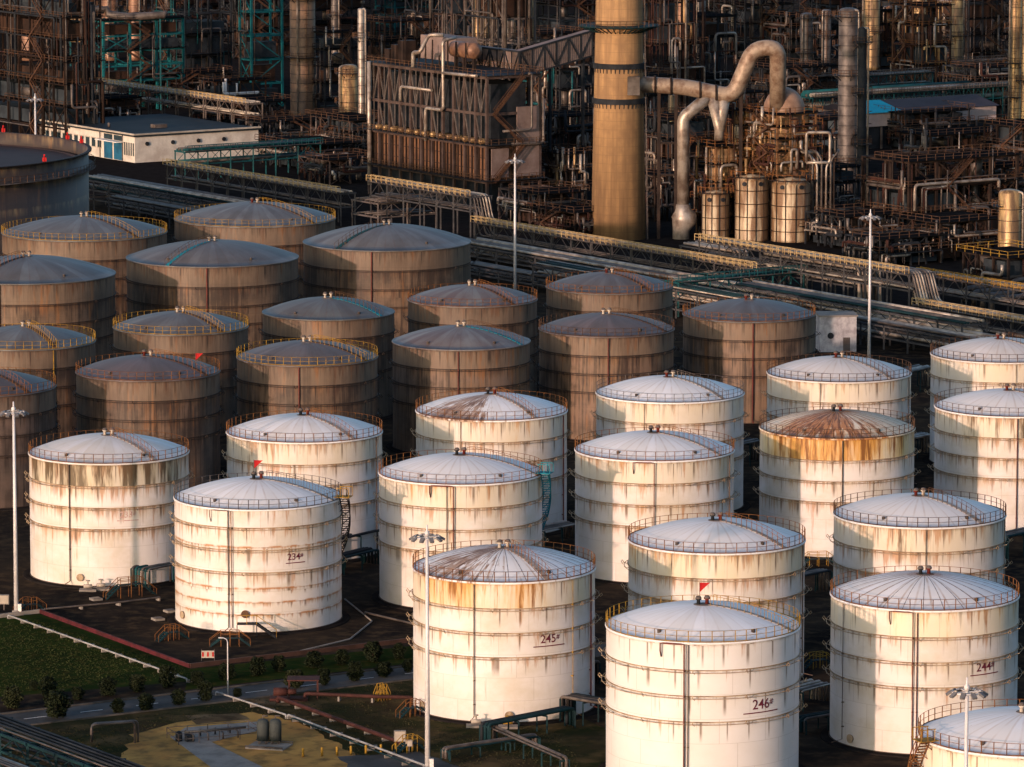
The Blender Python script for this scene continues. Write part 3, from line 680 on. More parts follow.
def steel(px, py, Lx, Ly, H, nlev, label, col='brown', name='steel_structure', cat='steel structure', group=None, bay=5.5, beam=.34, decks=.6, brace=.5, railc='rail',
          pipes=14, vess=3, stairs=True, z0=0, seed=None, pm=('alud', 'alud', 'brown', 'alu', 'dark'), deckc='deck', railing=True, loc=None, tanks='alud', solid=.6, blk=None):
    rr = random.Random(seed if seed is not None else int(px * 13 + py * 7))
    p = loc or at(px, py); t = empty(name, (p.x, p.y, z0), label, cat, group, YAW)
    nx = max(1, round(Lx / bay)); ny = max(1, round(Ly / bay))
    X = [Lx * i / nx for i in range(nx + 1)]; Yc = [Ly * i / ny for i in range(ny + 1)]; Z = [H * (i + 1) / nlev for i in range(nlev)]
    fr = MB()
    for x in X:
        for y in Yc:
            if x in (X[0], X[-1]) or y in (Yc[0], Yc[-1]) or rr.random() < .4: fr.bar((x, y, 0), (x, y, H + .2), beam * 1.15)
    for z in Z:
        for x in X: fr.bar((x, 0, z), (x, Ly, z), beam * .8, beam)
        for y in Yc: fr.bar((0, y, z - .01), (Lx, y, z - .01), beam * .8, beam)
    fr.build('frame', M[col], t)
    br = MB(); zs = [0] + Z
    for i in range(nlev):
        for k in range(ny):
            if rr.random() < brace:
                a, b = (Yc[k], Yc[k+1]) if rr.random() < .5 else (Yc[k+1], Yc[k])
                br.bar((0, a, zs[i]), (0, b, zs[i+1]), beam * .55)
                if rr.random() < .4: br.bar((0, b, zs[i]), (0, a, zs[i+1]), beam * .55)
        for k in range(nx):
            if rr.random() < brace:
                a, b = (X[k], X[k+1]) if rr.random() < .5 else (X[k+1], X[k])
                br.bar((a, 0, zs[i]), (b, 0, zs[i+1]), beam * .55)
                if rr.random() < .4: br.bar((b, 0, zs[i]), (a, 0, zs[i+1]), beam * .55)
    br.build('bracing', M[col], t)
    for z in Z:
        dk = MB(); rl = MB()
        if decks and (rr.random() < decks or z == Z[-1]):
            o = .9; y1 = Ly * rr.choice((1, 1, .6)); dk.box(-o, -o, z + beam / 2 + .002, Lx + o, y1 + o, z + beam / 2 + .1)
            if railing: rails(rl, -o, -o, Lx + o, y1 + o, z + beam / 2 + .1)
        dko = dk.build('deck', M[deckc], t); rl.build('railing', M[railc], dko or t)
    if solid and min(Lx, Ly) > 4:  # equipment blocks added to darken the see-through frames
        for i in range(nlev):
            z0b = (Z[i - 1] if i else 0) + .35; z1b = Z[i] - .5
            for sx in range(max(1, nx // 2)):
                if rr.random() < solid:
                    w_ = Lx / max(1, nx // 2); x0 = sx * w_ + rr.uniform(.5, 1.2); x1 = (sx + 1) * w_ - rr.uniform(.4, 1.2); y0 = rr.uniform(.5, 2.0); y1 = Ly - rr.uniform(.6, Ly * .4)
                    bk = MB(); bk.box(x0, y0, z0b, x1, y1, z0b + (z1b - z0b) * rr.uniform(.6, 1)); bk.build('equipment_housing', M[blk or ('block' if rr.random() < .65 else 'blockb')], t)
    # equipment standing on the decks inside
    for k in range(vess):
        i = rr.randrange(nlev); z = zs[i] + (.35 if i else 0); h = zs[i+1] - zs[i]
        x = rr.uniform(1.2, max(1.3, Lx - 1.2)); y = rr.uniform(.8, max(1, Ly - 1)); r = rr.uniform(.5, min(1.3, h * .35)); mb = MB()
        if rr.random() < .5: mb.lathe([(.05, z + .1), (r, z + .5), (r, z + h * .8), (.05, z + h * .95)], 14, (x, y))
        else:
            a = Vector((min(x, Lx - .3), max(.4, y - 2), z + r + .5)); b = a + Vector((0, min(5, Ly * .5), 0))
            mb.tube([a, a + Vector((0, .3, 0)), b, b + Vector((0, .3, 0))], [r * .6, r, r, r * .6], 12)
            mb.bar(a + Vector((0, .8, -r - .5)), a + Vector((0, .8, 0)), r); mb.bar(b + Vector((0, -.5, -r - .5)), b + Vector((0, -.5, 0)), r)
        mb.build('vessel', M[rr.choice((tanks, 'alud', 'brown'))], t)
    groups = {}
    for k in range(pipes):
        m = rr.choice(pm); r = rr.choice((.12, .16, .22, .32)); side = rr.random()
        z = rr.choice(Z[:-1] or Z) + rr.uniform(-.5, 1.6); z2 = min(H + 1.5, max(.6, z + rr.uniform(-1, 1) * H * .5))
        if side < .5:
            x = -.45 - rr.random() * .5; a, b = sorted((rr.uniform(0, Ly), rr.uniform(0, Ly))); q = [(x, a, z2), (x, a, z), (x, b, z), (x, b, max(.3, z - rr.uniform(0, 1) * H * .4))]
        else:
            y = -.45 - rr.random() * .5; a, b = sorted((rr.uniform(0, Lx), rr.uniform(0, Lx))); q = [(a, y, z2), (a, y, z), (b, y, z), (b, y, max(.3, z - rr.uniform(0, 1) * H * .4))]
        mb = MB(); mb.tube(q, r, 7, bend=r * 3); mb.build('pipe', M[m], t)
    # vertical risers and cable trays
    ri = MB()
    for k in range(pipes // 2):
        if rr.random() < .5: ri.bar((-.3, rr.uniform(0, Ly), 0), (-.3, 0, 0), .01) if False else ri.tube([(-.35, yy := rr.uniform(0, Ly), rr.uniform(0, H * .4)), (-.35, yy, rr.uniform(H * .5, H))], .1, 5)
        else: ri.tube([(xx := rr.uniform(0, Lx), -.35, rr.uniform(0, H * .4)), (xx, -.35, rr.uniform(H * .5, H))], .1, 5)
    ri.build('riser', M['rpipe' if col == 'brown' else 'alud'], t)
    if stairs:
        st = MB(); on_x = Lx < Ly; L = max(Lx, Ly); s0 = L * rr.uniform(.05, .5); run = min(6, L * .45)
        for i in range(nlev):
            a, b = (s0, s0 + run) if i % 2 == 0 else (s0 + run, s0)
            for off in (-1.3, -.6):
                A = (off, a, zs[i]) if on_x else (a, off, zs[i]); B = (off, b, zs[i+1]) if on_x else (b, off, zs[i+1])
                st.bar(A, B, .1, .32); st.bar((A[0], A[1], A[2] + 1), (B[0], B[1], B[2] + 1), .08)
            n = 14
            for k in range(n):
                f = (k + .5) / n; u = a + (b - a) * f; z = zs[i] + (zs[i+1] - zs[i]) * f
                if on_x: st.box(-1.3, u - .14, z, -.6, u + .14, z + .05)
                else: st.box(u - .14, -1.3, z, u + .14, -.6, z + .05)
            e = s0 + run if i % 2 == 0 else s0
            if on_x: st.box(-1.35, e - .7, zs[i+1] - .06, -.35, e + .7, zs[i+1])
            else: st.box(e - .7, -1.35, zs[i+1] - .06, e + .7, -.35, zs[i+1])
        st.build('stairs', M['stair'], t)
    return t

M['stair'] = mat('stair_rust', (.085, .045, .028), (.045, .026, .02), .6)
M['clad'] = mat('corrugated_cladding', (.20, .155, .145), (.14, .10, .09), .3)

def column(px, py, r, H, label, m='alud', rings=5, cat='process column', plat=True, group=None, ladder=True, taper=1.0, railc='rail', loc=None, z0=0):
    p = loc or at(px, py); t = empty('process_column', (p.x, p.y, z0), label, cat, group)
    sp = [(r * 1.15, 0), (r * 1.05, 1.2), (r, 1.5), (r * taper, H - r * .35), (r * taper * .85, H - r * .12), (r * taper * .45, H - .02), (.03, H)]
    MB().lathe(sp, 28).build('shell', M[m], t)
    b = MB()
    nb = int(H / 2.2)
    for k in range(1, nb):
        z = 1.5 + (H - 3) * k / nb; rr = r + (r * taper - r) * k / nb
        b.lathe([(rr, z - .06), (rr + .05, z - .05), (rr + .05, z + .05), (rr, z + .06)], 28, smooth=False, cap=False)
    b.build('band', M['dark'], t)
    for k in range(rings):
        z = H * (k + 1) / (rings + .3); a0 = rnd.uniform(0, 6); pm = MB(); rm = MB(); n = 14; w_ = 1.2
        span = math.pi * rnd.choice((1.2, 1.5, 2.0)); pts = [a0 + span * i / n for i in range(n + 1)]
        for i in range(n):
            q = [P3(r, pts[i], z), P3(r + w_, pts[i], z), P3(r + w_, pts[i+1], z), P3(r, pts[i+1], z)]
            pm.slab([(v.x, v.y) for v in q], z, z + .12)
        for i in range(n + 1):
            rm.bar(P3(r + w_, pts[i], z), P3(r + w_, pts[i], z + 1.2), .09)
        for dz in (.6, 1.2): rm.tube([P3(r + w_, a, z + dz) for a in pts], .05, 4)
        for i in range(0, n + 1, 3): pm.bar(P3(r, pts[i], z - 1.0), P3(r + w_, pts[i], z), .12)
        if plat: po = pm.build('platform', M['dark'], t); rm.build('platform_railing', M[railc], po)
    mb = MB(); a = R(rnd.uniform(-60, 60))
    mb.tube([P3(r * .6, a, H - r * .2), P3(r + .7, a, H - r * .2), P3(r + .7, a, 1)], .22, 7, bend=.8); mb.build('overhead_pipe', M['alu'], t)
    if ladder:
        mb = MB(); a += R(35)
        for s_ in (-.06, .06): mb.bar(P3(r + .4, a + s_ / r, 0), P3(r + .4, a + s_ / r, H * .97), .07)
        for k in range(int(H / 1.0)): mb.bar(P3(r + .4, a - .25 / r, k), P3(r + .4, a + .25 / r, k), .06)
        for k in range(int(H / 2.5)): mb.tube([P3(r + .4 + (.7 * math.sin(i * math.pi / 6)), a + (.4 * math.cos(i * math.pi / 6)) / r, k * 2.5 + 2) for i in range(7)], .04, 4)
        mb.build('ladder', M['rail'], t)
    return t

# ---- concrete chimney
cb = at(618.5, 238)
t = empty('concrete_chimney', cb, 'tall tan concrete chimney rising out of the top of the picture', 'chimney')
Nn = NT('chimney_concrete'); x, y, z = Nn.sep(Nn.co()); a_ = Nn.ma('ARCTAN2', x, y)
st_ = Nn.noise(Nn.comb(Nn.ma('MULTIPLY', a_, 4), 0, Nn.ma('MULTIPLY', z, .06)), 1, 5, .65)
col = Nn.mix(Nn.mr(st_, .35, .68), (.36, .225, .11), (.17, .105, .06))
ln = Nn.mr(Nn.ma('ABSOLUTE', Nn.ma('SUBTRACT', Nn.ma('FRACT', Nn.ma('DIVIDE', z, 1.6)), .5)), .47, .49)
col = Nn.mix(Nn.ma('MULTIPLY', ln, .55), col, (.13, .085, .05))
ln = Nn.mr(Nn.ma('ABSOLUTE', Nn.ma('SUBTRACT', Nn.ma('FRACT', Nn.ma('MULTIPLY', a_, 3.2)), .5)), .485, .495)
col = Nn.mix(Nn.ma('MULTIPLY', ln, .3), col, (.17, .12, .075))
bl = Nn.noise(Nn.co(), .35, 6); col = Nn.mix(Nn.mr(bl, .44, .66, 0, .75), col, (.20, .125, .07))
M['chim'] = Nn.out(col, .85, 0, .2)
MB().lathe([(5.15, 0), (4.35, 46), (3.7, 85), (3.3, 85)], 64).build('shaft', M['chim'], t)
def z_at(py, q): return atY(618, py, q.y).z
for py, w_, nm in ((25, 3.2, 'gallery'), (65, .35, 'band'), (100, .35, 'band')):
    z = z_at(py, cb); r = 5.15 - .8 * z / 46; mb = MB()
    mb.lathe([(r - .05, z - .5), (r + w_, z - (.12 if w_ > 1 else .5)), (r + w_, z + (.05 if w_ > 1 else .5)), (r - .05, z + (.1 if w_ > 1 else .5))], 48, smooth=False, cap=False)
    for k in range(36):
        a = k * math.pi / 18; mb.bar(P3(r, a, z - 1.3), P3(r + (w_ * .9 if w_ > 1 else .15), a, z - .2), .16)
    go = mb.build(nm, M['dteal'] if w_ > 1 else M['dark'], t)
    if w_ > 1:
        mb = MB()
        for k in range(40): a = k * math.pi / 20; mb.bar(P3(r + w_, a, z), P3(r + w_, a, z + 1.2), .09)
        for dz in (.6, 1.2): mb.tube([P3(r + w_, k * math.pi / 20, z + dz) for k in range(40)], .05, 4, closed=True)
        mb.build('gallery_railing', M['rail'], go)
mb = MB(); a = R(72)
for k in range(80): mb.bar(P3(5.7 - .8 * k / 46, a - .05, k), P3(5.7 - .8 * k / 46, a + .05, k), .08)
for s_ in (-.05, .05): mb.bar(P3(5.7, a + s_, 0), P3(4.35, a + s_, 80), .09)
mb.build('ladder', M['grey'], t)

# ---- big flue duct from the chimney over to the reactor
dy = cb.y - 1
def D_(px, py, Y=dy): return atY(px, py, Y)
root = D_(627, 84); gz = root.z
t = empty('flue_duct', (root.x, root.y, 0), 'fat weathered flue duct bending from the chimney up and over to the reactor', 'duct')
def rel(p, o=None): return tuple(Vector(p) - Vector((root.x, root.y, 0)))
ex = Vector((cb.x + 4, cb.y - 2.2, gz))
mb = MB(); mb.tube([rel(ex + Vector((-3.4, -1.2, 0))), rel(D_(637, 84)), rel(D_(686, 87)), rel(D_(733, 97)), rel(D_(753, 49)), rel(D_(778, 47)), rel(D_(777.5, 113, dy + 4))], 1.52, 20, bend=2.4)
mb.build('duct_pipe', M['ductm'] if 'ductm' in M else mat('duct_cladding', (.30, .235, .18), (.13, .075, .05), .6, .55, .2), t)
mb = MB()
for px, py in ((655, 84.5), (671, 86), (700, 90), (716, 93.5)):
    c_ = D_(px, py); MB().tube([rel(c_ + Vector((-.2, 0, 0))), rel(c_ + Vector((.2, 0, 0)))], 1.7, 20).build('duct_flange', M['brown'], t)
e0 = rel(D_(627, 75)); e1 = rel(D_(639, 93)); MB().box(e0[0], -4.9, e1[2], e1[0], -.4, e0[2]).build('inlet_box', M['alud'], t)
mb = MB(); mb.tube([rel(D_(708, 97)), rel(D_(683, 118)), rel(D_(683, 205))], 1.15, 18, bend=1.0); mb.build('branch_pipe', M['alu'], t)
mb = MB(); p_ = [rel(D_(683, 204)), rel(D_(683, 209)), rel(D_(684, 216)), rel(D_(684, 221)), rel(D_(681, 230)), rel(D_(681, 246))]
mb.tube(p_, [1.35, 1.5, 2.4, 2.3, 1.6, 1.6], 16); mb.build('branch_hopper', M['alu'], t)
mb = MB(); mb.tube([rel(D_(713, 97)), rel(D_(719, 128)), rel(D_(719, 140))], [1.3, .9, .9], 14); mb.tube([rel(D_(724, 97)), rel(D_(720, 130))], [1.2, .9], 14); mb.build('branch_pipe', M['alu'], t)
mb = MB()
for px in (659, 676, 741):
    a_ = D_(px, 92); mb.bar(rel((a_.x, a_.y, 0)), rel((a_.x, a_.y, a_.z)), .6)
mb.bar(rel((D_(659, 0).x, dy, 12)), rel((D_(676, 0).x, dy, 12)), .4); mb.bar(rel((D_(659, 0).x, dy, 18)), rel((D_(676, 0).x, dy, 18)), .4)
mb.build('duct_support', M['brown'], t)

M['cageb'] = mat('rusty_lagged_vessel_box', (.42, .27, .15), (.13, .07, .04), .5)  # rust tone brightened to put golden highlights into the colour
M['cage'] = mat('rusty_cage_steel', (.22, .12, .06), (.08, .045, .028), .5)  # rust, with the sunlit gold of the cage put into its colour
# ---- reactor with domed head in its steel cage
rc = D_(783, 240, dy + 6); rc.z = 0
t = empty('reactor', (rc.x, rc.y, 0), 'domed reactor vessel in a rusty cage at the end of the fat duct', 'reactor')
ztop = atY(783, 87, rc.y).z; zc = atY(783, 112, rc.y).z; zb = atY(783, 168, rc.y).z
pr = [(2.6, zb - 6), (4.0, zb - 2), (4.0, zc)] + [(4.0 * math.cos(k * math.pi / 16), zc + (ztop - zc) * math.sin(k * math.pi / 16)) for k in range(1, 9)]
MB().lathe(pr, 32).build('shell', mat('reactor_lining', (.30, .19, .13), (.17, .10, .07), .4, .6, .15), t)
mb = MB(); mb.lathe([(3.2, 0), (3.2, zb - 6)], 24); mb.build('skirt', M['gold'], t)
q = steel(0, 0, 9, 10, zc - zb + 1, 5, 'rusty steel cage with handrails wrapped round the domed reactor', 'cage', cat='steel cage', bay=2.6, beam=.28, decks=1, brace=.2, railc='oran', pipes=26, vess=6, stairs=True, z0=zb - 1, seed=5, pm=('gold', 'gold', 'alu', 'rpipe'), loc=rc + Vector((-1.6, -7.5, 0)), tanks='drumw', name='steel_cage', solid=.85, blk='cageb')
def drum(px0, px1, pyt, pyb, Y, label, m='drumw'):
    c0 = atY((px0 + px1) / 2, pyb, Y); r = (px1 - px0) / 2 / F * Y * 1.0; H = atY(0, pyt, Y).z
    t = empty('process_drum', (c0.x, c0.y, 0), label, 'process vessel', 'stained vessels under the reactor')
    MB().lathe([(r * 1.02, 0), (r, .4), (r, H - r * .35), (r * .75, H - r * .12), (.05, H)], 28).build('shell', M[m], t)
    mb = MB()
    for k in range(12):
        a = k * math.pi / 6 + .2; mb.bar(P3(r + .15, a, 0), P3(r + .15, a, H - .5), .13)
    n = max(3, int(H / 2.2))
    for k in range(1, n + 1):
        z = H * k / n - .4; mb.tube([P3(r + .2, i * math.pi / 12, z) for i in range(24)], .08, 5, closed=True)
    mb.build('support_cage', M['brown'], t)
    mb = MB()
    for a in (-.5, .5): MB().tube([P3(r * .9, a, H - 1.6), P3(r + .3, a, H - 1.6)], .4, 10).build('nozzle', M['dark'], t)
    mb = MB(); mb.lathe([(r, H - .5), (r + .9, H - .5), (r + .9, H - .35), (r, H - .35)], 24, smooth=False, cap=False); po = mb.build('platform', M['brown'], t)
    mb = MB(); n = 20
    for k in range(n): mb.bar(P3(r + .9, k * 6.2832 / n, H - .35), P3(r + .9, k * 6.2832 / n, H + .75), .09)
    mb.tube([P3(r + .9, k * 6.2832 / n, H + .75) for k in range(n)], .06, 4, closed=True); mb.build('platform_railing', M['oran'], po)
drum(702, 729, 190, 238, dy - 1, 'short banded golden vessel left of the two stained drums')
drum(735, 768, 174, 242, dy - 2, 'stained golden drum below the reactor, left of the broad drum')
drum(771, 810, 177, 244, dy - 3, 'broad stained drum below the reactor, beside the pipe bundle')
# superstructure between
steel(0, 0, 6, 6, 17, 5, 'narrow rusty frame beside the reactor, under the forked duct branch', 'cage', bay=3, beam=.26, decks=1, railc='oran', pipes=14, vess=3, stairs=False, seed=8, solid=.9, blk='cageb', pm=('gold', 'alu', 'rpipe'), loc=D_(716, 238) * 1 + Vector((0, 2, -D_(716, 238).z)), tanks='gold')
steel(0, 0, 14.5, 5, 23.5, 8, 'tall dense rusty frame with orange handrails directly behind the three drums', 'cage', bay=3, beam=.26, decks=1, railc='oran', pipes=34, vess=12, stairs=True, seed=18, solid=.9, blk='cageb', pm=('gold', 'alu', 'rpipe'), loc=Vector((D_(742, 238).x, dy + 5, 0)), tanks='gold')
# vertical pipe bundle
b0 = D_(812, 243, dy - 3)
t = empty('pipe_bundle', (b0.x, b0.y, 0), 'upright bundle of parallel pipes standing right of the broad drum', 'pipe bundle')
zt = atY(812, 158, dy).z
for k in range(5):
    x_ = k * .85; MB().tube([(x_, 0, 0), (x_, 0, zt - k % 2), (x_ + (1.5 if k > 2 else -1), .5, zt + 1.5 - k % 2), (x_ + (1.5 if k > 2 else -2), 3, zt + 1.5 - k % 2)], .2, 8, bend=1).build('pipe', M['alu' if k % 2 else 'alud'], t)
mb = MB()
for z in (3, 6, 9, 12): mb.bar((-.5, .3, z), (4, .3, z), .25)
for x_ in (-.5, 4): mb.bar((x_, .4, 0), (x_, .4, zt), .3)
mb.build('frame', M['brown'], t)
z0_, z1_ = atY(0, 161, dy).z, atY(0, 131, dy).z
mb = MB(); mb.tube([(-1.2, 0, z0_), (-1.2, 0, z1_), (3.2, 0, z1_), (3.2, 0, z0_), (-1.2, 0, z0_ + .01)], .28, 8, bend=.6)
mb.tube([(-1.2, 0, z0_), (3.4, 0, z0_)], .3, 8); mb.build('pipe_loop', M['alu'], t)

# ---- furnace block
def furnace():
    p = at(487, 213); t = empty('furnace', p, 'long brown furnace block with rows of V bracing above riveted panels', 'furnace', rz=YAW)
    Ly, Lx = 43, 12.5; ZB, ZP, ZT = 6.0, 13.0, 26.5
    mb = MB()
    for k in range(12):
        y = Ly * k / 11
        for x in (0, Lx): mb.bar((x, y, 0), (x, y, ZT), .5)
    for z in (ZB, ZP, 19.3, ZT):
        for x in (0, Lx): mb.bar((x, 0, z), (x, Ly, z), .45, .55)
        for y in (0, Ly): mb.bar((0, y, z), (Lx, y, z), .45, .55)
    mb.build('frame', M['greyb'], t)
    mb = MB(); mb.box(.5, .5, ZB + .1, Lx - .5, Ly - .5, ZP); mb.build('firebox', M['panel'], t)
    mb = MB()
    for k in range(34):
        y = .8 + (Ly - 1.6) * k / 33; mb.box(.2, y - .1, ZB + .3, .5, y + .1, ZP - .3)
    for k in range(9):
        x = .8 + (Lx - 1.6) * k / 8; mb.box(x - .1, .2, ZB + .3, x + .1, .5, ZP - .3)
    for z in (8.3, 10.6): mb.box(.3, .5, z, .5, Ly - .5, z + .12)
    mb.build('stiffener', M['brown'], t)
    mb = MB(); mb.box(2.2, 2, ZP, Lx - 2, Ly - 2, ZT - 1.5); mb.build('convection_box', M['dark'], t)
    mb = MB()
    for k in range(22):
        y0, y1 = Ly * k / 22, Ly * (k + 1) / 22
        if 11.5 < y0 < 14: continue
        for za, zb_ in ((ZP, 19.3), (19.3, ZT)):
            if zb_ > 20 or k % 2: 
                if k % 2: mb.bar((-.05, y0, za), (-.05, y1, zb_), .22)
                else: mb.bar((-.05, y1, za), (-.05, y0, zb_), .22)
        mb.bar((-.02, y1, ZP), (-.02, y1, ZT), .16)
    mb.build('v_bracing', M['grey'], t)
    for k in range(14):
        y = 1.5 + k * 2.9; b = MB(); b.tube([(-.9, y, ZP + 1.0), (-.6, y, ZP + 1.0), (1.5, y, ZP + 1.0)], [.3, .55, .55], 10); b.build('burner_drum', M['gold'], t)
    # walkways
    for z in (ZB, ZP):
        mb = MB(); mb.box(-1.6, -1.6, z + .3, 0 - .26, Ly, z + .4); mb.box(-.25, -1.6, z + .3, Lx + 1, -.26, z + .4); mb.build('walkway', M['dark'], t)
        mb = MB()
        for k in range(24): mb.bar((-1.55, Ly * k / 23, z + .4), (-1.55, Ly * k / 23, z + 1.5), .09)
        for k in range(8): mb.bar((Lx * k / 7, -1.55, z + .4), (Lx * k / 7, -1.55, z + 1.5), .09)
        for dz in (.95, 1.5): mb.bar((-1.55, -1.55, z + dz), (-1.55, Ly, z + dz), .08); mb.bar((-1.55, -1.55, z + dz), (Lx, -1.55, z + dz), .08)
        mb.build('walkway_railing', M['rail'], t)
    mb = MB(); mb.box(-.6, -.6, ZT + .3, Lx + .6, Ly + .6, ZT + .42); mb.build('top_deck', M['dark'], t)
    mb = MB(); rails(mb, -.6, -.6, Lx + .6, Ly + .6, ZT + .42, 1.6); mb.build('top_railing', M['rail'], t)
    mb = MB()
    for k in range(5): mb.bar((1 + k * 2.5, .2, 0), (1 + k * 2.5, .2, ZB), .35)
    mb.box(1, 3, 0, Lx - 1, Ly - 3, ZB - .5); mb.build('plinth', M['dark'], t)
    mb = MB()
    for i, (za, zb_) in enumerate(((ZB, ZP), (ZP, 19.3), (19.3, ZT))):
        a, b = (1, 8) if i % 2 == 0 else (8, 1)
        for yy in (-1.4, -.7): mb.bar((a, yy, za), (b, yy, zb_), .12, .35); mb.bar((a, yy, za + 1), (b, yy, zb_ + 1), .09)
        for k in range(20):
            f = k / 19; mb.box(a + (b - a) * f - .14, -1.4, za + (zb_ - za) * f, a + (b - a) * f + .14, -.7, za + (zb_ - za) * f + .05)
    mb.build('stairs', M['stair'], t)
    # cladding on the right face upper
    mb = MB(); mb.box(7, -.25, ZB + .8, Lx - .3, .1, ZT - 6); mb.box(1, -.2, ZB + .8, 5, .1, ZP - .5)
    mb.build('end_panel', M['clad'], t)
    # white pipes running over the roof and down the face
    for pts, r, m in (([(-.8, 30, 20), (-.8, 30, 22.8), (-.8, 18.5, 22.8)], .3, 'alu'), ([(-1, 25, 27), (-1, 25, 30), (-1, 22.5, 30), (1, 22.5, 33.5), (3, 20, 33.5)], .42, 'alu'),
                      ([(-1, 20.5, 12.6), (-1, 20.5, 19.2), (-1, 14, 19.2), (-1, 14, 24.6), (-1, 14.2, 33), (2, 14, 33.4)], .33, 'alu'), ([(-1.1, 14, 26.6), (-1.1, 2, 26.8)], .33, 'alu'),
                      ([(9, -1.2, 27), (9.8, -1.2, 27), (9.8, -1.2, 16), (3, -1.2, 16)], .25, 'alud'), ([(12.5, -1.3, 22), (12.5, -1.3, 13.2), (5, -1.3, 13.4)], .28, 'alud'), ([(-.9, 41.5, 2), (-.9, 41.5, 27)], .45, 'alu')):
        b = MB(); b.tube(pts, r, 9, bend=1.0); b.build('pipe', M[m], t)
    # equipment on the roof
    b = MB(); b.tube([(5, 11, ZT + 4.3), (5, 11.5, ZT + 4.3), (5, 19, ZT + 4.3), (5, 19.5, ZT + 4.3)], [.6, 1.6, 1.6, .6], 16); b.build('roof_drum', M['brownv'], t)
    b = MB()
    for y in (12, 15.5, 18.5): b.bar((5, y, ZT + .4), (5, y, ZT + 3), .6); b.bar((3, y, ZT + .4), (3, y, ZT + 6), .25)
    b.build('drum_support', M['brown'], t)
    b = MB(); b.box(6, 20, ZT + 1.5, 11, 33, ZT + 6.2); b.build('roof_hut', M['clad'], t)
    b = MB()
    for k in range(8): b.bar((2, 20 + k * 2.5, ZT + .4), (2, 20 + k * 2.5, ZT + 3 + (k * 7 % 4)), .2)
    b.build('roof_post', M['brown'], t)
    for k in range(3): MB().box(2.5, 34 + k * 2.6, ZT + .4, 5.5, 35.8 + k * 2.6, ZT + 5 - k).build('roof_equipment', M['brown'], t)
M['brownc'] = mat('brown_column_cladding', (.20, .125, .075), (.11, .065, .042), .4, .6, .1)
M['greyb'] = mat('sooty_grey_steel', (.085, .062, .056), (.040, .028, .025), .4)
M['panel'] = mat('furnace_panel', (.16, .085, .05), (.07, .04, .028), .3)
M['brownv'] = mat('rusty_vessel', (.24, .13, .08), (.12, .06, .04), .5, .5, .2)
furnace()

# ---- inclined gallery from furnace roof to chimney
def gallery():
    P0 = at(519.5, 77, 25.5); t = empty('conveyor_gallery', (P0.x, P0.y, 0), 'inclined corrugated gallery climbing from the furnace roof to the chimney', 'gallery', rz=YAW)
    H = 5.0; zb = 25.5
    def seg(a, b, nm, za, zb2):
        d = (Vector(b) - Vector(a)); L = d.length; d /= L; s = Vector((-d.y, d.x, 0)) * 2.6
        mb = MB(); A = Vector(a); B = Vector(b)
        v = [A, B, B + s, A + s]; zz = [za, zb2, zb2, za]; b0 = len(mb.v)
        mb.v += [(q.x, q.y, z) for q, z in zip(v, zz)] + [(q.x, q.y, z + H) for q, z in zip(v, zz)]
        for q in ((3,2,1,0),(4,5,6,7),(0,1,5,4),(1,2,6,5),(2,3,7,6),(3,0,4,7)): mb.f.append(tuple(b0 + i for i in q)); mb.sm.append(False)
        mb.build('cladding', M['clad'], t)
        n = max(2, int(L / 2.6)); tr = MB(); out = -Vector((-d.y, d.x, 0)) * .12
        for k in range(n + 1):
            f = k / n; q = A + (B - A) * f + out; z = za + (zb2 - za) * f; tr.bar((q.x, q.y, z), (q.x, q.y, z + H), .18)
            if k < n:
                f2 = (k + 1) / n; q2 = A + (B - A) * f2 + out; z2 = za + (zb2 - za) * f2
                tr.bar((q.x, q.y, z if k % 2 else z + H), (q2.x, q2.y, z2 + H if k % 2 else z2), .22)
        tr.bar((A.x + out.x, A.y + out.y, za), (B.x + out.x, B.y + out.y, zb2), .3); tr.bar((A.x + out.x, A.y + out.y, za + H), (B.x + out.x, B.y + out.y, zb2 + H), .3)
        tr.build(nm, M['dark'], t)
        rb = MB(); nn = int(L / .45)
        for k in range(nn):
            q = A + (B - A) * ((k + .5) / nn) + out * .4; z = za + (zb2 - za) * (k + .5) / nn; rb.bar((q.x, q.y, z), (q.x, q.y, z + H), .06)
        rb.build('corrugation', M['grey'], t)
    seg((0, 21, 0), (0, 0, 0), 'truss', zb, zb)
    P1 = atY(592, 56, P0.y + 9); top = P1.z
    seg((0, 0, 0), (17.5, 0, 0), 'truss', zb, top)
    mb = MB()
    for y in (3, 16): mb.bar((.5, y, 0), (.5, y, zb), .6)
    for x in (8, 16): mb.bar((x, 1, 0), (x, 1, zb + (top - zb) * x / 17.5), .5)
    mb.build('trestle', M['dark'], t)
gallery()

# ---- steel structures, left to right
steel(66, 152, 9, 42, 44, 9, 'towering dark brown frame with zigzag stairs at the upper left edge', 'browd', pipes=34, vess=14, seed=11, brace=.35, decks=.9, pm=('browd', 'dark', 'rpipe', 'alud'), tanks='browd')
steel(104, 112, 22, 7, 21.5, 6, 'open teal steel frame behind the white building', 'tealb', bay=7, beam=.42, decks=.2, brace=.15, pipes=10, vess=3, railc='dark', stairs=True, seed=21, pm=('alud', 'teal'))
steel(186, 98, 13, 16, 36, 7, 'dark frame between the open teal frame and the teal lattice tower', 'dark', pipes=18, vess=7, seed=22, pm=('alud', 'dark', 'teal'), railc='brown')
steel(252, 108, 8.6, 5.4, 46, 8, 'tall teal lattice tower with cross bracing', 'tealb', name='lattice_tower', cat='lattice tower', bay=9, beam=.42, decks=0, brace=1.0, pipes=4, vess=0, stairs=False, railing=False, seed=23, pm=('alud',))
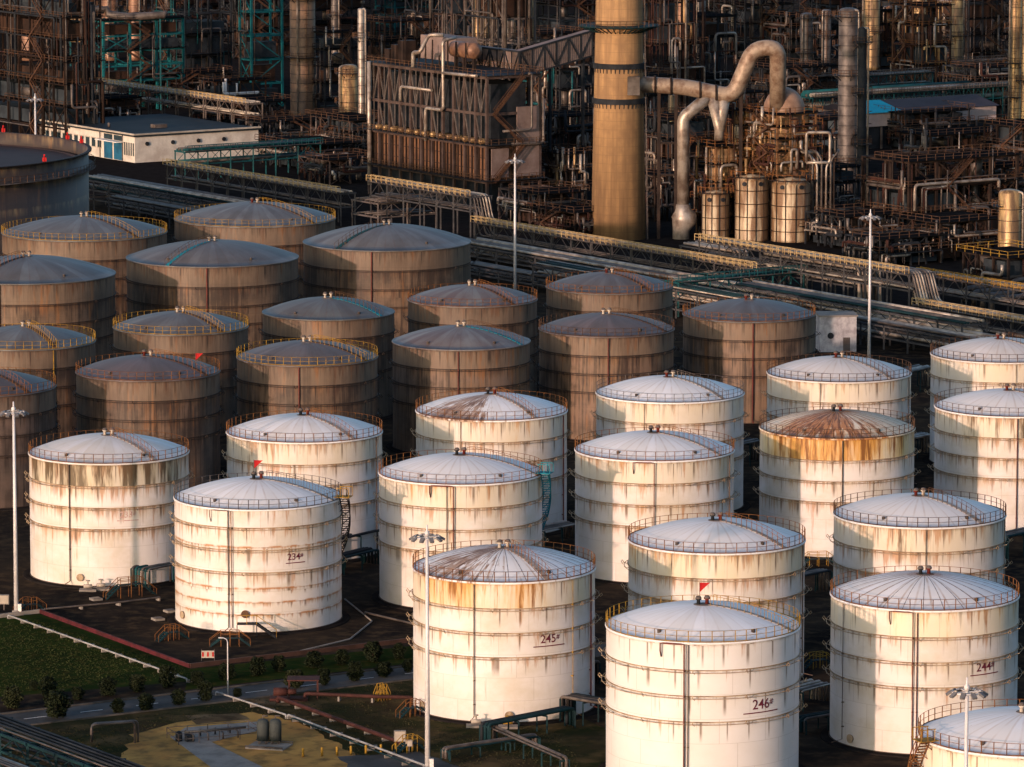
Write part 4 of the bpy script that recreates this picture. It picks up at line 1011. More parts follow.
steel(215, 118, 14, 5, 8.5, 2, 'low orange framed pump shelter at the foot of the teal lattice tower', 'stair', bay=4, beam=.25, decks=.5, pipes=12, vess=4, stairs=False, seed=24, pm=('alud', 'white'))
column(303, 116, 3.0, 46, 'fat brown banded column right of the teal lattice tower', 'brownc', rings=3)
steel(325, 118, 8, 5, 20, 5, 'narrow dark frame right of the fat brown column', 'dark', pipes=10, vess=4, seed=26, railc='brown')
column(349, 132, 2.0, 15.5, 'stubby golden banded vessel left of the furnace', 'gold', rings=2, cat='process column')
t_ = column(361.5, 136, .75, 29, 'slim grey exhaust stack at the left end of the furnace', 'alu', rings=1, cat='exhaust stack', ladder=False)
steel(385, 100, 14, 12, 19, 4, 'brown rooftop level frame behind the left half of the furnace', 'brown', pipes=14, vess=6, seed=27)
steel(452, 120, 7, 8, 44, 9, 'slender brown lattice frame behind the middle of the furnace', 'greyb', bay=3.5, beam=.3, brace=.9, decks=.3, pipes=12, vess=2, seed=28, stairs=False)
steel(503, 146, 8.5, 15, 45, 8, 'grey lattice frame holding four golden columns behind the furnace', 'grey', bay=5, beam=.36, brace=.6, decks=.35, pipes=12, vess=2, seed=29, railc='yel', stairs=False)
for i, (px, lab) in enumerate(((478, 'leftmost slim golden column inside the grey lattice frame'), (487, 'second slim golden column inside the grey lattice frame'), (511, 'third slim golden column inside the grey lattice frame'), (531, 'rightmost slim golden column beside the grey lattice frame'))):
    column(px, 138, .85, 52, lab, 'gold' if i != 2 else 'alu', rings=2, ladder=False, group='golden columns in the lattice frame')
steel(560, 150, 9, 18, 22, 5, 'teal and grey frame between the furnace and the chimney', 'dark', pipes=18, vess=5, seed=31, railc='dark', pm=('alu', 'alud', 'teal'))
steel(566, 205, 5, 7, 10, 3, 'low pipe filled frame at the foot of the furnace, left of the chimney', 'greyb', bay=3, beam=.25, pipes=20, vess=4, seed=32, pm=('alu', 'alu', 'gold'))
steel(588, 170, 3, 4, 9, 2, 'little frame holding a round golden drum left of the chimney', 'brown', bay=3, beam=.22, pipes=4, vess=2, seed=33, tanks='gold')
steel(660, 130, 12, 14, 34, 7, 'dark red brown frame just right of the chimney', 'brown', pipes=24, vess=8, seed=34, pm=('alu', 'rpipe', 'gold', 'alud'))
column(681, 128, 1.6, 44, 'rust patched tall column just right of the chimney', 'brownv', rings=4)
column(671, 175, .7, 17, 'short golden standpipe column under the fat duct', 'gold', rings=1, ladder=False)
column(700, 110, 1.2, 30, 'dark slim column right of the rust patched column', 'alud', rings=3)
steel(700, 120, 10, 12, 24, 5, 'dark frame behind the fat duct, left of the reactor dome', 'dark', pipes=20, vess=5, seed=35, railc='brown', pm=('alud', 'alu', 'rpipe'))
steel(745, 60, 16, 14, 24, 5, 'dark frame at the top above the duct arch', 'dark', pipes=14, vess=4, seed=36, railc='brown')
column(847, 192, 2.0, 37.5, 'tall weathered silver column with lit left edge, right of the reactor', 'alud', rings=6, railc='rail')
column(861, 195, .9, 34, 'slim dark column touching the tall silver column', 'dark', rings=3)
steel(908.5, 240, 26, 14, 14.5, 3, 'broad rusty platform structure below the long shed, at the right', 'brown', beam=.42, bay=6, decks=1, pipes=30, vess=12, seed=41, railc='rail', pm=('alud', 'rpipe', 'brown', 'alu'))
steel(930, 190, 22, 10, 11, 3, 'rusty pipe stack frame behind the broad platform structure', 'brown', pipes=24, vess=8, seed=42, pm=('alud', 'rpipe', 'alu'))
steel(922, 86, 9, 12, 20, 4, 'orange brown platform structure at the upper right', 'stair', bay=4, decks=1, pipes=14, vess=5, seed=43, railc='oran', pm=('gold', 'alu', 'rpipe'))
column(871, 70, 2.1, 34, 'golden column at the top right, first to the right of the tall silver column', 'gold', rings=3)
column(888, 66, 1.3, 16, 'short rusty column beside the orange brown platforms', 'brownv', rings=2)
column(919, 55, 1.9, 30, 'golden column rising behind the orange brown platforms', 'gold', rings=2)
column(957, 78, 1.7, 36, 'golden column right of the orange brown platforms', 'gold', rings=3)
column(1014, 165, 1.25, 46, 'slim golden column near the right edge', 'gold', rings=6)
column(1023, 166, .6, 42, 'very slim column at the right edge beside the slim golden column', 'gold', rings=2, ladder=False)
column(941, 40, 1.2, 30, 'distant slim golden column between the two golden columns', 'gold', rings=1)
steel(968, 70, 14, 12, 22, 5, 'dark frame between the right golden columns', 'dark', pipes=16, vess=5, seed=44, railc='brown')
steel(880, 68, 8, 10, 15, 4, 'rusty frame at the foot of the first golden column', 'brown', bay=3.5, pipes=18, vess=6, seed=45, pm=('gold', 'rpipe', 'alu'))
steel(800, 105, 12, 10, 9, 3, 'low dark frame behind the reactor dome', 'dark', pipes=14, vess=4, seed=46)
steel(1008, 300, 10, 12, 7, 2, 'low rusty frame with yellow rails near the right edge', 'brown', bay=4, pipes=14, vess=4, seed=47, railc='yel', stairs=False)
steel(1000, 258, 8, 3, 3.5, 1, 'small raised platform under the golden drum at the right edge', 'brown', bay=3, pipes=2, vess=0, seed=48, stairs=False)
dq = at(1009, 262); column(1009, 262, 2.05, 13.2, 'yellow lit drum with white side near the right edge', 'gold', rings=1)
# far rows
far = [(20, 30, 20, 20, 24, 'brown'), (80, 45, 18, 12, 26, 'dark'), (130, 52, 16, 16, 22, 'brown'), (185, 40, 18, 16, 24, 'dark'), (245, 60, 16, 12, 20, 'dark'), (315, 50, 18, 12, 18, 'dark'), (395, 42, 24, 10, 12, 'teal'),
       (560, 60, 16, 16, 18, 'dark'), (640, 40, 18, 16, 24, 'brown'), (705, 55, 16, 14, 20, 'dark'), (830, 40, 10, 14, 16, 'dark'), (900, 25, 20, 14, 18, 'dark'), (985, 30, 20, 16, 22, 'brown'), (1030, 60, 16, 16, 24, 'dark')]
where = ['behind the towering brown frame at the upper left corner', 'behind the open teal frame, left part', 'above the open teal frame, under the top edge', 'behind the dark frame left of the lattice tower', 'behind the teal lattice tower', 'behind the fat brown column', 'in front of the distant trees above the furnace',
         'behind the gallery, left of the chimney', 'behind the chimney on its right', 'behind the dark slim column', 'right of the cyan roofed hall at the top', 'at the top between golden columns', 'at the top right behind the golden columns', 'at the top right corner']
for i, (px, py, lx, ly, h, c_) in enumerate(far):
    steel(px, py, lx, ly, h, 5, 'distant %s process frame %s' % ({'brown': 'rusty', 'dark': 'dark', 'teal': 'teal'}[c_], where[i]), 'browd' if c_ == 'brown' else c_, pipes=8, vess=6, solid=.75, seed=60 + i, railc='browd', group='distant process frames', pm=('alud', 'dark', 'dark', 'rpipe'), tanks='browd')
for i, (px, py, r, h, m, lab) in enumerate(((110, 60, 2.2, 24, 'brownv', 'brown column above the open teal frame'), (135, 60, 1.6, 22, 'brownv', 'second brown column above the open teal frame'), (30, 60, 2.4, 26, 'brownv', 'broad brown column behind the towering brown frame'),
        (335, 60, 1.0, 20, 'alud', 'thin grey column between the brown column and the exhaust stack'), (640, 70, 1.0, 24, 'alud', 'thin column hidden half behind the chimney'), (826, 75, 1.2, 17, 'alud', 'dull column right of the cyan roofed hall'), (806, 70, 1.6, 15, 'alud', 'stout dull column before the cyan roofed hall'))):
    column(px, py, r, h, lab, m, rings=3)


# low dense process areas between the big units
FILL = [(262, 150, 22, 10, 6, 2, 'dark', 'low dark pipe maze right of the white building'), (300, 170, 14, 16, 5, 2, 'dark', 'low dark pipe maze between white building and yellow railed rack'),
 (350, 158, 10, 16, 8, 3, 'greyb', 'low rusty equipment bay just left of the furnace base'), (225, 135, 16, 14, 7, 2, 'dark', 'low dark equipment bay at the foot of the lattice tower'),
 (330, 185, 10, 12, 5, 2, 'greyb', 'low grey pump bay left of the furnace, before the rack'), (540, 226, 10, 14, 6, 2, 'greyb', 'low pump bay in front of the furnace right end'),
 (575, 240, 7, 12, 5, 2, 'brown', 'low rusty pump bay at the left foot of the chimney'), (560, 185, 9, 10, 14, 4, 'brown', 'rusty multi level pipe frame left of the chimney'),
 (655, 222, 6, 9, 9, 3, 'brown', 'rusty pipe frame tight against the right foot of the chimney'), (668, 200, 10, 10, 16, 4, 'dark', 'dark tall pipe frame behind the branch duct'),
 (720, 170, 12, 12, 16, 4, 'brown', 'rusty frame behind the forked branch duct'), (822, 215, 9, 12, 9, 3, 'dark', 'dark frame between the pipe bundle and the broad platform'),
 (845, 250, 12, 12, 6, 2, 'dark', 'low dark pump bay right of the pipe bundle'), (880, 268, 14, 10, 5, 2, 'dark', 'low dark pump bay in front of the broad platform'),
 (940, 262, 14, 12, 7, 2, 'brown', 'low rusty bay beneath the right part of the broad platform'), (985, 232, 12, 12, 12, 3, 'brown', 'rusty frame behind the yellow lit drum'),
 (905, 150, 18, 10, 8, 3, 'dark', 'dark frame crowding the foot of the long shed'), (820, 178, 8, 10, 12, 3, 'dark', 'dark frame behind the upright pipe loop'),
 (770, 130, 12, 12, 14, 4, 'dark', 'dark frame behind the reactor dome, left side'), (640, 172, 8, 12, 20, 5, 'dark', 'dark frame peeping out on the right of the chimney'),
 (95, 140, 12, 12, 9, 3, 'brown', 'rusty frame behind the far end of the white building'), (170, 108, 16, 12, 8, 3, 'dark', 'dark frame under the upper left pale rack'),
 (540, 120, 10, 14, 20, 5, 'dark', 'dark frame under the inclined gallery'),
 (975, 120, 14, 12, 12, 4, 'dark', 'dark frame right of the long shed'), (1035, 210, 10, 16, 16, 4, 'brown', 'rusty frame cut by the right edge'),
 (430, 60, 16, 12, 16, 4, 'dark', 'dark frame left of the slender lattice frame'), (790, 62, 12, 12, 12, 4, 'dark', 'dark frame right of the duct arch')]
for i, (px, py, lx, ly, h, nl, c_, lab) in enumerate(FILL):
    steel(px, py, lx, ly, h, nl, lab, c_, bay=4, beam=.26, decks=.8, pipes=26, vess=7, seed=200 + i, railc='rail', stairs=i % 3 == 0, pm=('alu', 'alud', 'dark', 'rpipe', 'dark'), tanks='dark')

# horizontal drums and big header pipes upper left
b0 = at(66, 110); 
t = empty('header_pipe', (b0.x, b0.y, 0), 'thick pale header pipe running level above the open teal frame', 'pipe')
Yh_ = at(100, 112).y + 5
def rl(px, py, Y=Yh_): q = atY(px, py, Y); return (q.x - b0.x, q.y - b0.y, q.z)
MB().tube([rl(64, 11), rl(66, 11), rl(104, 10), rl(106, 8), rl(108, 14), rl(120, 16), rl(128, 17), rl(164, 15), rl(167, 12)], [.6, .9, .9, .7, .9, .95, .95, .9, .6], 14).build('pipe', M['alud'], t)
for px in (72, 75, 80): MB().tube([rl(px, 15), rl(px, 42)], .4, 8).build('dropper', M['gold'], t)
mb = MB()
for px in (70, 104, 140, 160): a_ = rl(px, 14); mb.bar((a_[0], a_[1], 0), (a_[0], a_[1], a_[2] - .9), .4)
mb.build('support', M['teal'], t)
t = empty('pipe_loop_frame', at(48, 130), 'pale rectangular pipe loop on the towering brown frame', 'pipe loop')
o_ = Vector(t.location); YY = o_.y + 6
def rl2(px, py): q = atY(px, py, at(60, 140).y - 4); return tuple(q - o_)
MB().tube([rl2(47, 23), rl2(47, 47), rl2(66, 47), rl2(66, 23), rl2(47, 22.5)], .28, 8, bend=.6).build('pipe', M['alud'], t)
mb = MB(); a_ = rl2(52, 10); b_ = rl2(52, 47); mb.tube([a_, b_], .4, 8); mb.tube([rl2(47, 12), (rl2(47, 12)[0], rl2(47, 12)[1], 0)], .22, 8); mb.build('standpipe', M['alud'], t)

# ---- pipe racks
def rack(nodes, width, npipe, label, z_levels=2, col='rackf', pm=('rackp', 'alud'), rail='yel', r=(.10, .20), step=6.0, seed=1, walkway=True, cat='pipe rack', rail_side=-1, drop=2.6):
    """nodes: world points with z as the height of the pipes on top; equal xy with new z makes an upright jog"""
    rr = random.Random(seed); o = Vector((nodes[0].x, nodes[0].y, 0)); t = empty('pipe_rack', o, label, cat, None)
    pts = [n - o for n in nodes]; fr = MB(); rl_ = MB(); wk = MB()
    for a, b in zip(pts, pts[1:]):
        h = Vector((b.x - a.x, b.y - a.y, 0)); L = h.length
        if L < 3: continue
        d = h / L; s = Vector((-d.y, d.x, 0)); n = max(1, round(L / step))
        for k in range(n + 1):
            p = a + (b - a) * (k / n)
            for e in (-width / 2, width / 2): q = p + s * e; fr.bar((q.x, q.y, 0), (q.x, q.y, p.z - .2), .28)
            for l in range(z_levels):
                z = p.z - .35 - l * drop
                if z > .6: A_ = p - s * (width / 2 + .3); B_ = p + s * (width / 2 + .3); fr.bar((A_.x, A_.y, z), (B_.x, B_.y, z), .22, .3)
        for e in (-width / 2, width / 2):
            q0, q1 = a + s * e, b + s * e
            for l in range(z_levels):
                dz = -.36 - l * drop
                if min(a.z, b.z) + dz > .6: fr.bar(q0 + Vector((0, 0, dz)), q1 + Vector((0, 0, dz)), .2, .26)
            if z_levels > 1 and min(a.z, b.z) > drop + 1:
                m_ = n * 2
                for k in range(m_):
                    u = q0 + (q1 - q0) * (k / m_); v = q0 + (q1 - q0) * ((k + 1) / m_)
                    fr.bar(u + Vector((0, 0, -.4 if k % 2 else -.3 - drop)), v + Vector((0, 0, -.3 - drop if k % 2 else -.4)), .1)
        if walkway:
            e = rail_side * (width / 2 + .1); w0, w1 = a + s * e, b + s * e; w2 = s * rail_side * .9
            wk.bar(w0 + w2 / 2 - Vector((0, 0, .12)), w1 + w2 / 2 - Vector((0, 0, .12)), .9, .06)
            for side in (Vector((0, 0, 0)), w2):
                m_ = max(2, int(L / 1.7))
                for k in range(m_ + 1): q = w0 + (w1 - w0) * (k / m_) + side; rl_.bar(q - Vector((0, 0, .1)), q + Vector((0, 0, 1.0)), .11)
                for dz in (.45, 1.0): rl_.bar(w0 + side + Vector((0, 0, dz)), w1 + side + Vector((0, 0, dz)), .09)
    fr.build('frame', M[col], t)
    wk.build('walkway', M['grey'], t); rl_.build('railing', M[rail], t)
    for k in range(npipe):
        lvl = 0 if k < npipe * .6 else 1
        cnt = math.ceil(npipe * .6) if lvl == 0 else npipe - math.ceil(npipe * .6); kk = k if lvl == 0 else k - math.ceil(npipe * .6)
        e = -width / 2 + .35 + (width - .7) * (kk + .5) / max(1, cnt); rad = rr.uniform(*r); path = []
        for i, p in enumerate(pts):
            d = (pts[min(i + 1, len(pts) - 1)] - pts[max(i - 1, 0)]); d.z = 0; d.normalize(); s = Vector((-d.y, d.x, 0))
            path.append(p + s * e + Vector((0, 0, rad - .18 - lvl * drop)))
        mb = MB(); mb.tube(path, rad, 8, bend=1.1); mb.build('pipe', M[rr.choice(pm)], t)
    return t
def line(px, py, z, Lm, back=0):
    p = at(px, py, z); return p - E2 * back, p + E2 * Lm
# upper left rack behind the white building
a, b = line(90, 79, 10, 74)
rack([a, b], 4.2, 9, 'pale pipe rack sloping behind the white building roof', col='grey', rail='railp', seed=1, pm=('rackp', 'rackp', 'alud'))
# yellow railed rack in front of the white building
a, b = line(174, 163, 6.5, 66)
rack([a, b], 3.2, 7, 'yellow railed pipe rack running in front of the white building', rail='railp', seed=2)
# main raised section, dropping, then long run
c0 = at(381, 179, 10.5); c1 = c0 + E2 * 34; c2 = Vector((c1.x, c1.y, 6.0)) + E2 * 1.6; c3 = c2 + E2 * 86
rack([c0, c1, c2, c3], 4.6, 9, 'long central pipe rack with a raised section and yellow lit railings', rail='railp', seed=3, pm=('rackp', 'rackp', 'alud'))
# lower single header rack
a, b = line(470, 241, 3.6, 98)
rack([a, b], 5.0, 7, 'low pipe rack with one thick pale pipe, behind the stained tanks', rail='rail', walkway=False, seed=4, r=(.2, .42), drop=1.8, pm=('rackp', 'alud', 'alud'))
a, b = line(430, 228, 3.0, 70)
rack([a - E1 * 6, b - E1 * 6], 5.0, 6, 'lower teal framed pipe rack in front of the central rack', rail='rail', walkway=False, seed=14, r=(.15, .3), drop=1.4, pm=('alud', 'alud', 'teal'))
a, b = line(92, 176, 6.0, 60)
rack([a, b], 6.0, 10, 'dark multi level pipe rack between the giant tank and the yellow railed rack', rail='rail', walkway=False, seed=41, r=(.12, .3), drop=1.8, pm=('alud', 'dteal', 'alud', 'rackp'), z_levels=3)
a, b = line(120, 196, 4.0, 70)
rack([a, b], 5.0, 8, 'low dark pipe rack close behind the back row of large tanks', rail='rail', walkway=False, seed=42, r=(.12, .28), drop=1.5, pm=('alud', 'dteal', 'alud'))
a, b = line(545, 262, 5.0, 60)
rack([a, b], 5.0, 9, 'middle pipe rack between the two pale header racks behind the central mast', rail='rail', walkway=False, seed=43, r=(.12, .3), drop=1.6, pm=('alud', 'dteal', 'rackp'), z_levels=3)
a, b = line(470, 262, 2.6, 60)
rack([a, b], 4.0, 6, 'lowest dark pipe rack directly behind the striped tank and the central mast', rail='rail', walkway=False, seed=44, r=(.12, .26), drop=1.2, pm=('alud', 'dteal', 'alud'))
a, b = line(745, 283, 5.5, 60)
rack([a, b], 5.0, 9, 'dark pipe rack under the raised rack, behind the pale concrete hut', rail='rail', walkway=False, seed=45, r=(.12, .3), drop=1.6, pm=('alud', 'dteal', 'rackp'), z_levels=3)
# right hand raised rack with loops
c0 = at(712, 238, 9.0); c1 = c0 + E2 * 58; c2 = Vector((c1.x, c1.y, 4.2)) + E2 * 2; c3 = c2 + E2 * 60
rack([c0, c1, c2, c3], 5.4, 12, 'raised pipe rack with thick pipes bending down at right of centre', rail='railp', seed=5, r=(.14, .24), pm=('rackp', 'alud'))
c0 = at(775, 253, 7.5); c1 = c0 + E2 * 26; c2 = Vector((c1.x, c1.y, .5)) + E2 * .5
rack([c0, c1, c2], 6.0, 9, 'flat topped pipe bridge whose pipes drop to the ground at right', rail='rail', walkway=False, seed=6, r=(.2, .34), pm=('rackp', 'alud'))
c0 = at(690, 243, 7.0); c1 = c0 + E2 * 15; c2 = Vector((c1.x, c1.y, 1)) + E2 * .5
rack([c0, c1, c2], 4.0, 6, 'short square pipe portal before the golden drums', rail='rail', walkway=False, seed=7, r=(.2, .3), pm=('rackp', 'alud'), step=8)
a, b = line(850, 315, 4, 60)
rack([a, b], 5.0, 6, 'low pipe rack with a pale pipe behind the right hand white tanks', rail='rail', walkway=False, seed=8, r=(.2, .4), drop=1.8, pm=('rackp', 'alud'))
a, b = line(930, 272, 5.0, 55)
rack([a, b], 4.0, 8, 'yellow lit pipe rack at the right edge', rail='yel', seed=9, pm=('alu', 'gold'))
# cross racks running away to the right
def cross(px, py, z, L, *k, **kw):
    p = at(px, py, z); return rack([p, p + E1 * L], *k, **kw)
cross(180, 150, 6.5, 33, 4.0, 7, 'dark teal pipe bridge running away to the right of the white building', col='teal', pm=('alud', 'teal'), rail='teal', seed=10, r=(.2, .35))
cross(672, 280, 6.0, 26, 3.6, 5, 'teal truss pipe bridge between the back right stained tanks', col='teal', pm=('alud', 'teal'), rail='teal', seed=11)
cross(806, 96, 8.0, 62, 5.0, 8, 'long grey green cooler header rack behind the long shed', col='teal', pm=('alud', 'teal', 'rackp'), rail='grey', seed=12, r=(.25, .7), step=3.0)
cross(365, 200, 7.0, 13, 9.0, 8, 'grey flat pipe deck at the right end of the yellow railed rack', col='grey', pm=('alud', 'alud'), rail='grey', seed=13, r=(.15, .2))
cross(940, 62, 5, 30, 3, 5, 'small pale rack at the foot of the golden columns', col='grey', pm=('alu',), rail='grey', seed=15)
cross(800, 78, 5, 40, 4, 6, 'low grey pipe rack behind the reactor dome', col='teal', pm=('alud', 'rackp'), rail='grey', seed=16)
a, b = line(925, 322, 2.6, 30)
for i in range(4):
    p = at(965 + i * 9, 290 + i * 3.5, 2.0 + .0 * i) ; tt = empty('bent_pipe', (p.x, p.y, 0), ['fat grey pipe bending up at the right edge, uppermost of four', 'second fat grey pipe from the top at the right edge', 'third fat grey pipe from the top at the right edge', 'lowest of four fat grey pipes at the right edge'][i], 'pipe', 'fat grey pipes at the right edge')
    MB().tube([(0, 0, 0), (0, 0, 2.2), tuple(E1 * 7 + Vector((0, 0, 2.2))), tuple(E1 * 9 + Vector((0, 0, 3.6))), tuple(E1 * 26 + Vector((0, 0, 3.6)))], .5, 12, bend=1.2).build('pipe', M['alud'], tt)
    MB().bar(E1 * 12, E1 * 12 + Vector((0, 0, 3.1)), .3).build('support', M['teal'], tt)

# ---- buildings
def white_building():
    p = at(135, 163); t = empty('white_building', p, 'long low white building with flat dark roof and blue doors', 'building', rz=YAW)
    Ly, Lx, H = 41.0, 31.0, 5.6
    MB().box(0, 0, 0, Lx, Ly, H).build('wall', mat('cream_render', (.56, .53, .48), (.40, .36, .32), .3), t)
    m = MB(); m.box(-.4, -.4, H, Lx + .4, Ly + .4, H + .35); m.build('roof', mat('roof_felt', (.022, .03, .036), (.014, .02, .024), .15), t)
    m = MB(); m.box(-.45, -.45, H + .36, Lx + .45, 0, H + .7); m.box(-.45, .02, H + .36, 0, Ly + .45, H + .7); m.build('parapet', M['conc2'], t)
    for k in range(10):
        y = Ly - 2.2 - k * 2.6
        w = MB(); w.box(-.05, y - .8, 2.2, .12, y + .8, 4.0); wo_ = w.build('window', M['glass'], t)
        w = MB(); w.box(-.14, y - .95, 2.0, -.02, y + .95, 2.18); w.box(-.14, y - .95, 4.02, -.02, y + .95, 4.2); w.build('sill', M['conc2'], wo_)
    dp = MB()
    for y in (Ly - .6, 15, 5.2): dp.tube([(-.15, y, .1), (-.15, y, H)], .1, 6)
    dp.build('drainpipe', M['grey'], t)
    for k, y in enumerate((7.2, 11.5)):
        d = MB(); d.box(-.10, y - 1.8, .1, .12, y + 1.8, 4.0); d.build('door', mat('blue_door', (.02, .11, .20), (.015, .07, .13), .5), t)
        d = MB(); d.box(-.08, y - 1.8, 4.3, .12, y + 1.8, 5.4); d.build('transom', M['glass'], t)
    m = MB(); m.box(-2.0, 4.6, 4.08, -.07, 14, 4.24); m.build('canopy', M['white'], t)
    for k in range(5):
        w = MB(); y = 4.3 - k * .92; w.box(-.07, y - .22, 1.4, .12, y + .22, 4.2); w.build('window', M['glass'], t)
    for k in range(4):
        w = MB(); x = 3 + k * 6.4; w.tube([(x, -.25, 4.0), (x, .1, 4.0)], .45, 12); w.build('vent_fan', M['dark'], t)
    m = MB(); m.box(12, 12, H + .36, 15, 14, H + 1.1); m.tube([(5, 20, H + .36), (5, 20, H + 1.3)], .3, 8); m.build('roof_vent', M['grey'], t)
M['conc2'] = mat('parapet_concrete', (.40, .36, .31), (.28, .25, .21), .4)
white_building()
def shed(px, py, Lx, Ly, H, label, wallm, roofm, nm='shed', cat='shed', stripe=None, name='shed', lo=0):
    t = empty(name, at(px, py), label, cat, rz=YAW)
    MB().box(0, 0, lo, Lx, Ly, H).build('wall', wallm, t)
    if lo:
        MB().box(.8, .8, 0, Lx - .8, Ly - .8, lo - .01).build('bay_shade_box', M['dark'], t)  # solid dark box stands in for the shade inside the open bay
        for k in range(8): MB().bar((.2 + (Lx - .4) * k / 7, .2, 0), (.2 + (Lx - .4) * k / 7, .2, lo), .35).build('post', M['grey'], t)
    mb = MB(); mb.v = [(-.6, -.6, H), (Lx + .6, -.6, H), (Lx + .6, Ly + .6, H), (-.6, Ly + .6, H), (-.6, Ly / 2, H + Ly * .12), (Lx + .6, Ly / 2, H + Ly * .12)]
    mb.f = [(0, 1, 5, 4), (4, 5, 2, 3), (3, 0, 4), (1, 2, 5), (3, 2, 1, 0)]; mb.sm = [False] * 5; mb.build('roof', roofm, t)
    if stripe:
        a_, b_, m_ = stripe; mb = MB(); zz = lambda y: H + (y + .6) / (Ly / 2 + .6) * Ly * .12 + .03
        mb.v = [(a_, -.6, zz(-.6)), (b_, -.6, zz(-.6)), (b_, Ly / 2, zz(Ly / 2)), (a_, Ly / 2, zz(Ly / 2)), (a_, -.6, zz(-.6) + .05), (b_, -.6, zz(-.6) + .05), (b_, Ly / 2, zz(Ly / 2) + .05), (a_, Ly / 2, zz(Ly / 2) + .05)]
        mb.f = [(3,2,1,0),(4,5,6,7),(0,1,5,4),(1,2,6,5),(2,3,7,6),(3,0,4,7)]; mb.sm = [False] * 6; mb.build('roof_sheet', m_, t)
    if not lo:
        for k in range(int(Lx / 3)): MB().box(1 + k * 3, -.05, H * .45, 2.6 + k * 3, .1, H * .62).build('window', M['glass'], t)
    return t
shed(862, 150, 38, 16, 8.0, 'long pale shed with dark roof and cyan roof sheets left end', mat('pink_grey_sheet', (.42, .34, .32), (.32, .26, .25), .2), mat('dark_roof_sheet', (.05, .04, .048), (.035, .03, .036), .2), stripe=(-.5, 11, mat('cyan_sheet', (.01, .33, .46), (.01, .26, .38), .2)), lo=5.0)
shed(768, 30, 30, 22, 9, 'distant hall with cyan roof under the top edge', M['dark'], mat('cyan_roof', (.015, .20, .30), (.01, .15, .22), .1), name='industrial_hall', cat='hall')
shed(812, 150, 9, 8, 7, 'small pale hut between the reactor and the tall silver column', mat('pale_hut', (.42, .36, .30), (.32, .27, .23), .3), M['dark'], name='hut', cat='hut')
# concrete hut near right stained tank
t = empty('concrete_hut', at(838, 352), 'pale stained concrete hut right of the last stained tank', 'hut', rz=YAW * .12)
MB().box(-2.9, 0, 0, 2.9, 5, 5.6).build('wall', mat('stained_concrete', (.42, .42, .44), (.24, .23, .25), .8), t)
MB().box(-3.1, -.2, 5.6, 3.1, 5.2, 5.85).build('roof', M['conc'], t)
m = MB(); m.tube([(-1.2, -.1, 2.6), (-1.2, .1, 2.6)], .5, 12); m.build('opening', M['dark'], t)
m = MB(); m.box(.8, -.05, .1, 1.9, .1, 2.3); m.build('door', M['grey'], t)

# distant trees
for i, (px, py, s_) in enumerate(((392, 8, 8), (404, 6, 9), (417, 9, 8), (428, 7, 10), (441, 9, 8), (700, 3, 9), (742, 2, 9))):
    p = at(px, py + 28); t = empty('tree', p, ['dark tree at the top, left end of the row above the furnace', 'second dark tree from the left above the furnace', 'middle dark tree above the furnace', 'fourth dark tree from the left above the furnace', 'right end dark tree of the row above the furnace', 'dark tree under the top edge behind the slim dark column', 'dark tree under the top edge left of the cyan roofed hall'][i], 'tree', 'distant trees under the top edge')
    MB().tube([(0, 0, 0), (0, 0, s_ * .6), (.3, 0, s_)], [.3, .2, .08], 6).build('trunk', M['bark'], t)
    mb = MB(); rr = random.Random(i)
    for k in range(900):
        a = rr.uniform(0, 6.283); u = rr.random() ** .5; cl = rr.choice(((0, 0, .7), (.25, .1, .6), (-.25, .1, .62), (.05, -.25, .55), (.1, .1, .9)))
        q = Vector((cl[0] * s_ + math.cos(a) * u * s_ * .26, cl[1] * s_ + math.sin(a) * u * s_ * .26, cl[2] * s_ + rr.uniform(-1, 1) * s_ * .22)); d = Vector((rr.uniform(-1, 1), rr.uniform(-1, 1), rr.uniform(-1, 1))).normalized()
        _, s1, s2 = basis(d); s1 *= .32; s2 *= .26; mb.poly([q - s1 - s2, q + s1 - s2, q + s1 + s2, q - s1 + s2])
    mb.build('crown', M['leaf2'], t)

# ------------------------------------------------------------ foreground yard
M['alu2'] = mat('pale_line_paint', (.30, .31, .32), (.18, .18, .18), .8)
def wall_line(name, pts, w, h, m, label, cat, z=0):
    ws = [at(*p) for p in pts]; o = Vector(ws[0]); mb = MB()
    for a, b in zip(ws, ws[1:]): mb.bar(a - o + Vector((0, 0, z + h / 2)), b - o + Vector((0, 0, z + h / 2)), w, h)
    ob = mb.build(name, m, None, o); return tag(ob, label, cat)
M['redk'] = mat('faded_red_kerb', (.095, .020, .026), (.05, .016, .018), .6)
wall_line('bund_kerb', [(40, 613), (190, 668)], .25, .45, M['redk'], 'low red painted bund kerb along the edge of the lawn', 'bund wall')
wall_line('bund_kerb', [(190, 668), (420, 641), (470, 635)], .3, .5, mat('brown_kerb', (.06, .034, .028), (.035, .022, .018), .6), 'low reddish brown bund kerb behind the row of bushes', 'bund wall')
wall_line('bund_wall', [(-60, 625), (40, 613)], .25, .45, M['conc'], 'short grey bund kerb left of the mast', 'bund wall')
